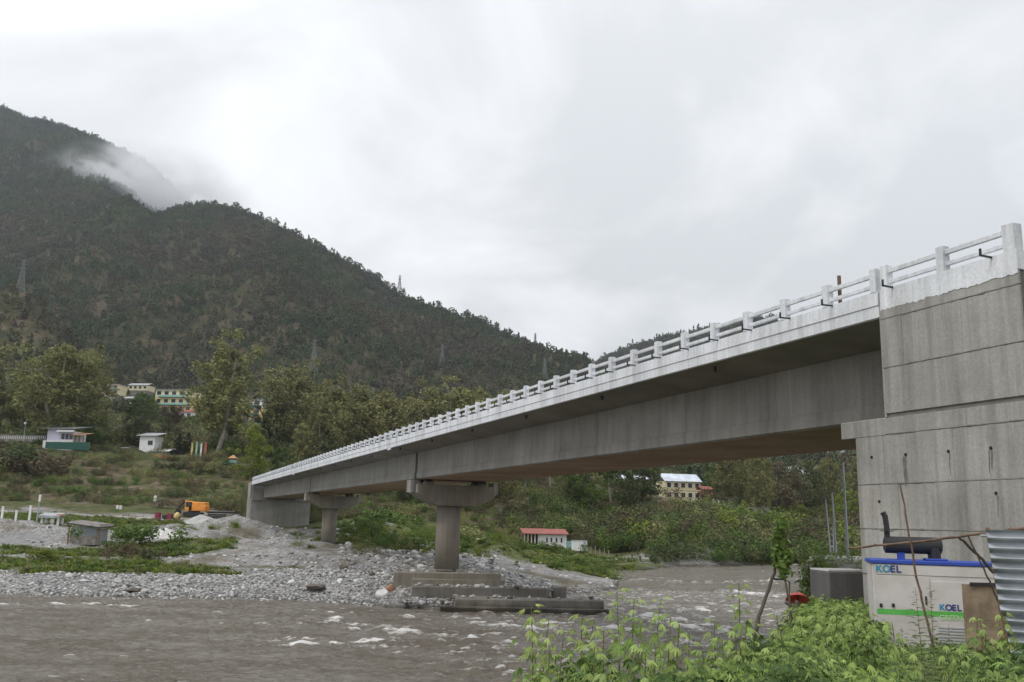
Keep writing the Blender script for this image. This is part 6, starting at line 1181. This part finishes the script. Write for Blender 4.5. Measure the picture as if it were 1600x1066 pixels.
# ---- weeds
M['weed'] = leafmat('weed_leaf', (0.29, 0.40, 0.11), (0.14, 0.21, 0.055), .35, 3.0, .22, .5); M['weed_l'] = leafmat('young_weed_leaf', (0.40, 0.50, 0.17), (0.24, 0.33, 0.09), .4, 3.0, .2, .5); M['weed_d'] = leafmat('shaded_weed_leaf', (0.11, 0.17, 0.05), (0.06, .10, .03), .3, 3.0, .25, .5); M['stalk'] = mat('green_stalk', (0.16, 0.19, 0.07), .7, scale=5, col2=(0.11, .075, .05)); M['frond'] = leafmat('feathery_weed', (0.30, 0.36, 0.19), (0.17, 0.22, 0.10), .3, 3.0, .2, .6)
def palmate(name, m_, size, n=7, seed=0):
    """compound leaf: n toothed leaflets fanning from one point, along +x, drooping"""
    rr = random.Random(seed); V = []; Fc = []; pet = rr.uniform(.45, .95)
    V.append((0, -.0025, 0)); V.append((size*pet, -.002, .01)); V.append((size*pet, .002, .01)); V.append((0, .0025, 0)); Fc.append((0, 1, 2, 3)); base = Vector((size*pet, 0, .01))
    for i in range(n):
        a = (i-(n-1)/2)/(n-1)*2*1.25; ln = size*(1-.5*abs(a)/1.25)*rr.uniform(.9, 1.1); wd = ln*.085; d = Vector((math.cos(a)*.75, math.sin(a), -.45)).normalized(); s = Vector((-math.sin(a), math.cos(a), 0)); dr = rr.uniform(.25, .5)*ln
        st = [(0, .15, 0), (.3, .95, -.06), (.6, 1.0, -.35), (.85, .5, -.75), (1, .03, -1.0)]; o = len(V)
        for f_, w_, z_ in st: c = base+d*ln*f_*(1-.25*f_)+Vector((0, 0, z_*dr)); V.append(tuple(c-s*wd*w_)); V.append(tuple(c+Vector((0, 0, -wd*.25*w_)))); V.append(tuple(c+s*wd*w_))
        for j in range(4): Fc += [(o+3*j, o+3*j+1, o+3*j+4, o+3*j+3), (o+3*j+1, o+3*j+2, o+3*j+5, o+3*j+4)]
    me = bpy.data.meshes.new(name); me.from_pydata(V, [], Fc); me.materials.append(m_); me.update(); return me
LF = [palmate('leaf', M['weed'], .125, 7, 1), palmate('leaf', M['weed'], .14, 7, 2), palmate('leaf', M['weed_l'], .105, 7, 3), palmate('leaf', M['weed'], .11, 5, 4), palmate('leaf', M['weed_d'], .125, 7, 5)]
def hemp(px, Y, ytop, lab, seed, lean=0.0, nl=20, sc=1.0, Ht=None):
    rr = random.Random(seed); base = nat(px, Y, -.05); top = Vector(P(px+lean, ytop, Y)); Hh = top.z-base.z; dx = top.x-base.x
    h = Local('tall_weed', base, 0, lab, 'weed', 'tall leafy weeds along the near bank'); n = 10; bx = rr.gauss(0, .05); pts = []
    for i in range(n+1): f_ = i/n; pts.append(Vector((dx*f_+bx*math.sin(f_*3.1)+rr.gauss(0, .004), rr.gauss(0, .01)*f_, Hh*f_)))
    mb = MB(); mb.tube(pts, [.009*(1-.72*i/n)+.001 for i in range(n+1)], 5, cap=False); h.mb('stem', mb, M['stalk'], smooth=True)
    vis0 = max(.0, 1-1.25/Hh) if Hh > 1.25 else 0
    for i in range(nl):
        f_ = vis0+(1-vis0)*((i+.5)/nl)**.8; j = min(int(f_*n), n-1); q = pts[j].lerp(pts[j+1], f_*n-j); a = i*2.4+rr.gauss(0, .3); top_ = f_ > .88
        s = sc*(rr.uniform(.85, 1.2) if not top_ else rr.uniform(.7, 1.0)); l_ = LF[2] if top_ else rr.choice(LF[:2]+[LF[3], LF[0], LF[4]] if f_ < .6 else LF[:2]+[LF[3], LF[2]]); el_ = rr.uniform(-.45, .25)+(.5 if f_ > .95 else 0)
        link('leaf', l_, q, h.root, (0, -el_, a), (s, s, s))
    return h
WD = [(836, 7.6, 948, 'tall weed at the left end of the weeds, pale drooping top above the wet block', -6), (853, 8.2, 968, 'weed second from the left end of the weed bank', 5), (882, 7.4, 985, 'short bright weed near the left end of the weeds', 0), (905, 7.2, 962, 'weed in front of the foaming water right of the wet block', 4), (932, 7.8, 968, 'weed with narrow leaves below the right end of the wet block', -4),
      (962, 7.0, 925, 'tall drooping weed reaching the right end of the wet river block', 0), (985, 7.3, 936, 'tall weed close right of the drooping one, darker leaves', 6), (1002, 6.9, 972, 'lower weed between two tall ones, light tips', 0), (1032, 8.4, 935, 'thin tall weed standing alone with sparse top leaves', 2), (1048, 7.0, 964, 'weed with spread star-shaped top over the foam', 0), (1080, 7.1, 990, 'weed whose top just touches the foam in the middle', -3),
      (1112, 8.0, 968, 'weed left of the lone tall one in the rapids', 5), (1128, 7.4, 1000, 'low weed left below the lone tall one', 0), (1150, 7.5, 912, 'tallest lone weed with drooping hand-shaped leaves over the rapids', 4), (1160, 7.9, 975, 'weed close right of the tallest lone one', 6), (1196, 7.2, 1012, 'weed at the foot of the dead branch', 0), (1225, 7.8, 985, 'weed right of the dead branch with broad leaves', -5),
      (1250, 8.6, 945, 'yellowish weed in front of the red umbrella', -4), (1275, 7.4, 1000, 'weed below the mossy stump', 0), (1305, 8.8, 960, 'pale-tipped weed in front of the grey stub wall', 2), (1330, 8.2, 975, 'weed left of the generator corner', 4), (1352, 7.6, 1005, 'low weed at the generator corner', 0),
      (1186, 8.6, 968, 'thin weed right behind the dead branch', -6), (1208, 9.2, 960, 'thin weed between the dead branch and the red umbrella', 4), (1268, 9.0, 958, 'thin weed in front of the mossy stump', 6), (1290, 8.0, 982, 'bushy weed below the left edge of the grey stub wall', -4), (1318, 9.4, 948, 'thin weed against the middle of the grey stub wall', -5), (1342, 9.2, 962, 'thin weed at the right edge of the grey stub wall', 5), (1375, 8.4, 1012, 'weed below the left end of the green stripe', 3), (1400, 9.0, 975, 'thin weed in front of the generator latches', -4), (1425, 8.2, 1022, 'weed under the green stripe left of the leaning bamboo', 0), (1472, 8.8, 1008, 'weed under the green stripe right of the leaning bamboo', 5), (1500, 8.2, 1012, 'weed at the left foot of the stained board', -3), (1525, 9.0, 965, 'weed in front of the stained board', 4), (1070, 6.4, 975, 'weed with ragged leaves in the middle of the bank', -8), (1140, 6.3, 985, 'weed in front of the lone tall one', 8), (948, 6.4, 985, 'weed in front of the tall drooping one', -5),
      (860, 6.2, 1015, 'low weed at the lower left of the weed bank', 0), (925, 6.0, 1010, 'low weed at the bottom edge under the drooping one', 3), (1010, 6.1, 1018, 'low weed at the bottom edge in the middle of the bank', 0), (1100, 6.0, 1022, 'low weed at the bottom edge under the foam', 0), (1170, 6.2, 1030, 'low weed at the bottom edge left of the dead branch', 2), (1260, 6.3, 1022, 'low weed at the bottom edge under the umbrella', 0),
      (1560, 8.4, 955, 'weed growing up against the corrugated fence', 3), (1540, 7.6, 985, 'weed in front of the stained board, near the corrugated fence', -2)]
for i, (px, Y, yt, lab, ln) in enumerate(WD): hemp(px, Y, yt, lab, 500+i, ln, nl=40 if yt < 960 else 34, sc=1.0)
# feathery weeds in front of the generator: one mesh of fronds per plant
def frond_mesh(seed, Hh=1.0, n=46, m_='frond'):
    r = np.random.default_rng(seed); q = []; dens = 9
    for i in range(n):
        f_ = .12+.86*(i/n); a = i*2.4+r.normal()*.3; ln = (.26*(1-f_)+.07)*r.uniform(.7, 1.2); d = np.array([math.cos(a), math.sin(a), .28]); s = np.array([-math.sin(a), math.cos(a), 0]); b = np.array([.02*math.sin(f_*5), 0, f_*Hh])
        for j in range(dens):
            g = (j+.6)/dens; c = b+d*ln*g+np.array([0, 0, -.25*ln*g*g]); l2 = ln*.34*(1-.5*g)
            for sg in (-1, 1):
                e_ = (s*sg*.8+d*.6); e_ = e_/np.linalg.norm(e_); u = np.cross(e_, [0, 0, 1.0]); u = u/np.linalg.norm(u)*l2*.10; q += [c, c+e_*l2*.5-u, c+e_*l2+np.array([0, 0, -.2*l2]), c+e_*l2*.5+u]
        w2 = s*.0018; e2 = b+d*ln; q += [b-w2, b+w2, e2+w2*.4, e2-w2*.4]
    return quads_mesh('fronds', np.array(q), M[m_])
FR = [frond_mesh(1), frond_mesh(2), frond_mesh(3)]
for i, (px, Y, yt, lab) in enumerate([(1432, 10.8, 918, 'tallest feathery weed in front of the generator, left of its pair'), (1455, 10.6, 912, 'tallest feathery weed in front of the generator, right of its pair'), (1408, 10.5, 978, 'feathery weed in front of the lower left generator panel'), (1480, 10.6, 975, 'feathery weed under the lettering on the generator'), (1392, 10.2, 1000, 'low feathery weed near the generator corner'), (1505, 10.8, 985, 'feathery weed at the left edge of the stained board'), (1530, 10.4, 940, 'feathery weed in front of the top of the stained board'), (1440, 9.8, 1005, 'short feathery weed in the middle before the generator'), (1468, 9.6, 1010, 'short feathery weed right of the middle before the generator'), (1372, 10.6, 985, 'feathery weed left of the generator corner'), (1345, 10.8, 965, 'pale feathery weed in front of the abutment foot'), (1318, 10.8, 980, 'feathery weed below the grey stub wall')]):
    b = nat(px, Y, -.05); t_ = Vector(P(px, yt, Y)); s = t_.z-b.z; h = Local('feathery_weed', b, i*1.3, lab, 'weed', 'feathery weeds before the generator'); mb = MB(); mb.tube([(0, 0, 0), (.02*s, 0, s*.5), (0.0, 0, s)], [.007, .005, .002], 5); h.mb('stem', mb, M['stalk']); link('fronds', FR[i % 3], (0, 0, 0), h.root, (0, 0, 0), (.9, .9, s))
# loose stones lying on the river blocks and between them
r = np.random.default_rng(91); q = []
for (x0, x1, Ya, Yb, z, n) in [(630, 790, 77.5, 83, 2.42, 60), (660, 865, 74.7, 75.9, 1.57, 90), (725, 950, 71.2, 73, 1.0, 60), (655, 870, 76.0, 76.8, 1.3, 160), (720, 900, 73.3, 74.5, .75, 150), (640, 720, 71.5, 74.5, .5, 160)]:
    Y_ = r.uniform(Ya, Yb, n); q += list(zip(px2u(r.uniform(x0, x1, n))*Y_, Y_, np.full(n, z)+r.uniform(-.02, .06, n)))
q = np.array(q); n = len(q); scatter('block_rubble', q, .1+.55*r.uniform(0, 1, n)**3, r.uniform(0, 6.28, n), r.choice([0, 1, 2, 3, 4], n), ST, 'loose stones lying on and between the concrete river blocks', tilt=.3)
# undergrowth
def leafclump(seed, leafset, n=60, R_=.26):
    rr = random.Random(seed); bm = bmesh.new()
    for i in range(n):
        me = rr.choice(leafset); a = rr.uniform(0, 6.28); s = rr.uniform(.5, 1.0); T = Matrix.Translation((rr.gauss(0, R_*.5), rr.gauss(0, R_*.5), rr.uniform(0.02, .42))) @ Matrix.Rotation(a, 4, 'Z') @ Matrix.Rotation(-rr.uniform(-.2, .7), 4, 'Y') @ Matrix.Scale(s, 4)
        b2 = bmesh.new(); b2.from_mesh(me); b2.transform(T); tmp = bpy.data.meshes.new('t'); b2.to_mesh(tmp); b2.free(); bm.from_mesh(tmp); bpy.data.meshes.remove(tmp)
    me = bpy.data.meshes.new('undergrowth'); bm.to_mesh(me); bm.free(); me.materials.append(leafset[0].materials[0]); return proto('undergrowth', me)
UG_ = [leafclump(1, [LF[0], LF[1]]), leafclump(2, [LF[4]]), leafclump(3, [LF[2]]), leafclump(4, [LF[3]])]
for i in range(3): UG_.append(proto('frond_clump', FR[i]))
r = np.random.default_rng(77); n = 9000; Y = r.uniform(5.0, 17.0, n)**1.0; u = r.uniform(px2u(800), px2u(1640), n); p = u*1458+800
dens = sstep(805, 900, p)*np.clip(.62+1.1*fbm(u*40, Y/1.2, 3, 3), 0.12, 1)*np.where(Y > 12, .5, 1)*np.where((Y > 10.2) & (p < 1300), 0.25, 1); kk = r.uniform(size=n) < dens; u = u[kk]; Y = Y[kk]; X = u*Y; p = p[kk]; n = len(X)
ki = np.where(p > 1180, r.choice([0, 1, 3, 1, 1, 2, 3], n), r.choice([0, 1, 1, 2, 3, 3], n)); sc = r.uniform(.5, 1.15, n)*np.where(ki >= 4, .62, 1)*np.where(p > 1180, .8, 1)
Zt = near_z(X, Y)
zmax = EYE-Y*(np.where(p < 1180, 200+.10*(1180-p), np.where((p > 1362) & (p < 1530), 232, 172))+np.where((p > 1362) & (p < 1530), 30, 95)*fbm(p/75, Y/3, 3, 12)+r.uniform(-8, 50, n))/1458.0     # the canopy tops out at about this height
lift = np.clip(zmax-Zt-.45*sc, 0, 1.6)*r.uniform(0.0, 1, n)**.6
scatter('undergrowth', np.stack([X, Y, Zt+lift], -1), sc, r.uniform(0, 6.28, n), ki, UG_, 'dense green undergrowth of leafy weeds on the near bank', tilt=.15)
r = np.random.default_rng(78); n = 5200; Y = r.uniform(14, 44, n); u = r.uniform(px2u(1235), px2u(1640), n); X = u*Y; kk = (fbm(X/2, Y/2, 3, 9) > -.25) & ((Y < 33) | (r.uniform(size=n) < .12)); X = X[kk]; Y = Y[kk]; n = len(X)
tn = X*BN[0]+Y*BN[1]; tt = X*BD[0]+Y*BD[1]; kk = ~((tn > 18.3) & (tt > 14.5) & (tt < 22)); X = X[kk]; Y = Y[kk]; n = len(X)
scatter('bank_weeds', np.stack([X, Y, near_z(X, Y)-.03], -1), r.uniform(.8, 1.8, n)*np.where((X/Y > px2u(1352)) & (Y < 21), .35, 1), r.uniform(0, 6.28, n), r.choice([0, 1, 2, 3], n), UG_[:4], 'low weeds and grass on the bank around the abutment foot', tilt=.15)
r = np.random.default_rng(79); n = 900; X = r.uniform(-6, 9, n); Y = r.uniform(6, 26, n)
# ------------------------------------------------------------------ air
def volume_obj(name, mb, build, label, kind='stuff'):
    m = bpy.data.materials.new(name); m.use_nodes = True; t = m.node_tree; t.nodes.clear(); o = N(t, 'ShaderNodeOutputMaterial'); v = N(t, 'ShaderNodeVolumePrincipled'); L(t, v.outputs[0], o.inputs['Volume']); build(t, v)
    return tag(part(name, mb, m), label, None, None, kind)
mb = MB(); mb.box(-4200, 4300, -90, 3400, -4, 1480)
def hz(t, v): v.inputs['Color'].default_value = (0.80, 0.88, 1.0, 1); v.inputs['Density'].default_value = HAZE; v.inputs['Anisotropy'].default_value = 0.2
HAZE = 0.00007
volume_obj('haze', mb, hz, 'thin bluish haze filling the valley')
def mist_obj(name, c, rad, dens, label, seed, thr=0.42):
    mb = MB(); mb.box(c[0]-rad[0], c[0]+rad[0], c[1]-rad[1], c[1]+rad[1], c[2]-rad[2], c[2]+rad[2])
    def build(t, v):
        tc = N(t, 'ShaderNodeTexCoord'); mp = N(t, 'ShaderNodeMapping'); mp.inputs['Scale'].default_value = (1/rad[0], 1/rad[1], 1/rad[2]); L(t, tc.outputs['Object'], mp.inputs[0])
        ln = N(t, 'ShaderNodeVectorMath', operation='LENGTH'); L(t, mp.outputs[0], ln.inputs[0]); mr = N(t, 'ShaderNodeMapRange', interpolation_type='SMOOTHSTEP', inp={1: 1.0, 2: 0.2, 3: 0, 4: 1}); L(t, ln.outputs['Value'], mr.inputs[0])
        m2 = N(t, 'ShaderNodeMapping'); m2.inputs['Scale'].default_value = (1, 1, 1.5); m2.inputs['Rotation'].default_value = (0, math.radians(25), 0); m2.inputs['Location'].default_value = (seed, 0, 0); L(t, tc.outputs['Object'], m2.inputs[0])
        no = N(t, 'ShaderNodeTexNoise', inp={'Scale': 0.011, 'Detail': 5, 'Roughness': .55, 'Distortion': .8}); L(t, m2.outputs[0], no.inputs['Vector']); n2 = N(t, 'ShaderNodeMapRange', interpolation_type='SMOOTHSTEP', inp={1: thr, 2: thr+.2, 3: 0, 4: 1}); L(t, no.outputs[0], n2.inputs[0])
        a = N(t, 'ShaderNodeMath', operation='MULTIPLY'); L(t, mr.outputs[0], a.inputs[0]); L(t, n2.outputs[0], a.inputs[1]); b = N(t, 'ShaderNodeMath', operation='MULTIPLY', inp={1: dens}); L(t, a.outputs[0], b.inputs[0]); L(t, b.outputs[0], v.inputs['Density'])
        v.inputs['Color'].default_value = (.97, .98, 1, 1)
    volume_obj(name, mb, build, label)
c = P(232, 300, 1830); mist_obj('mist', c, (240, 200, 105), .03, 'mist lying in the saddle between the two mountain crests', 3.0, .38)
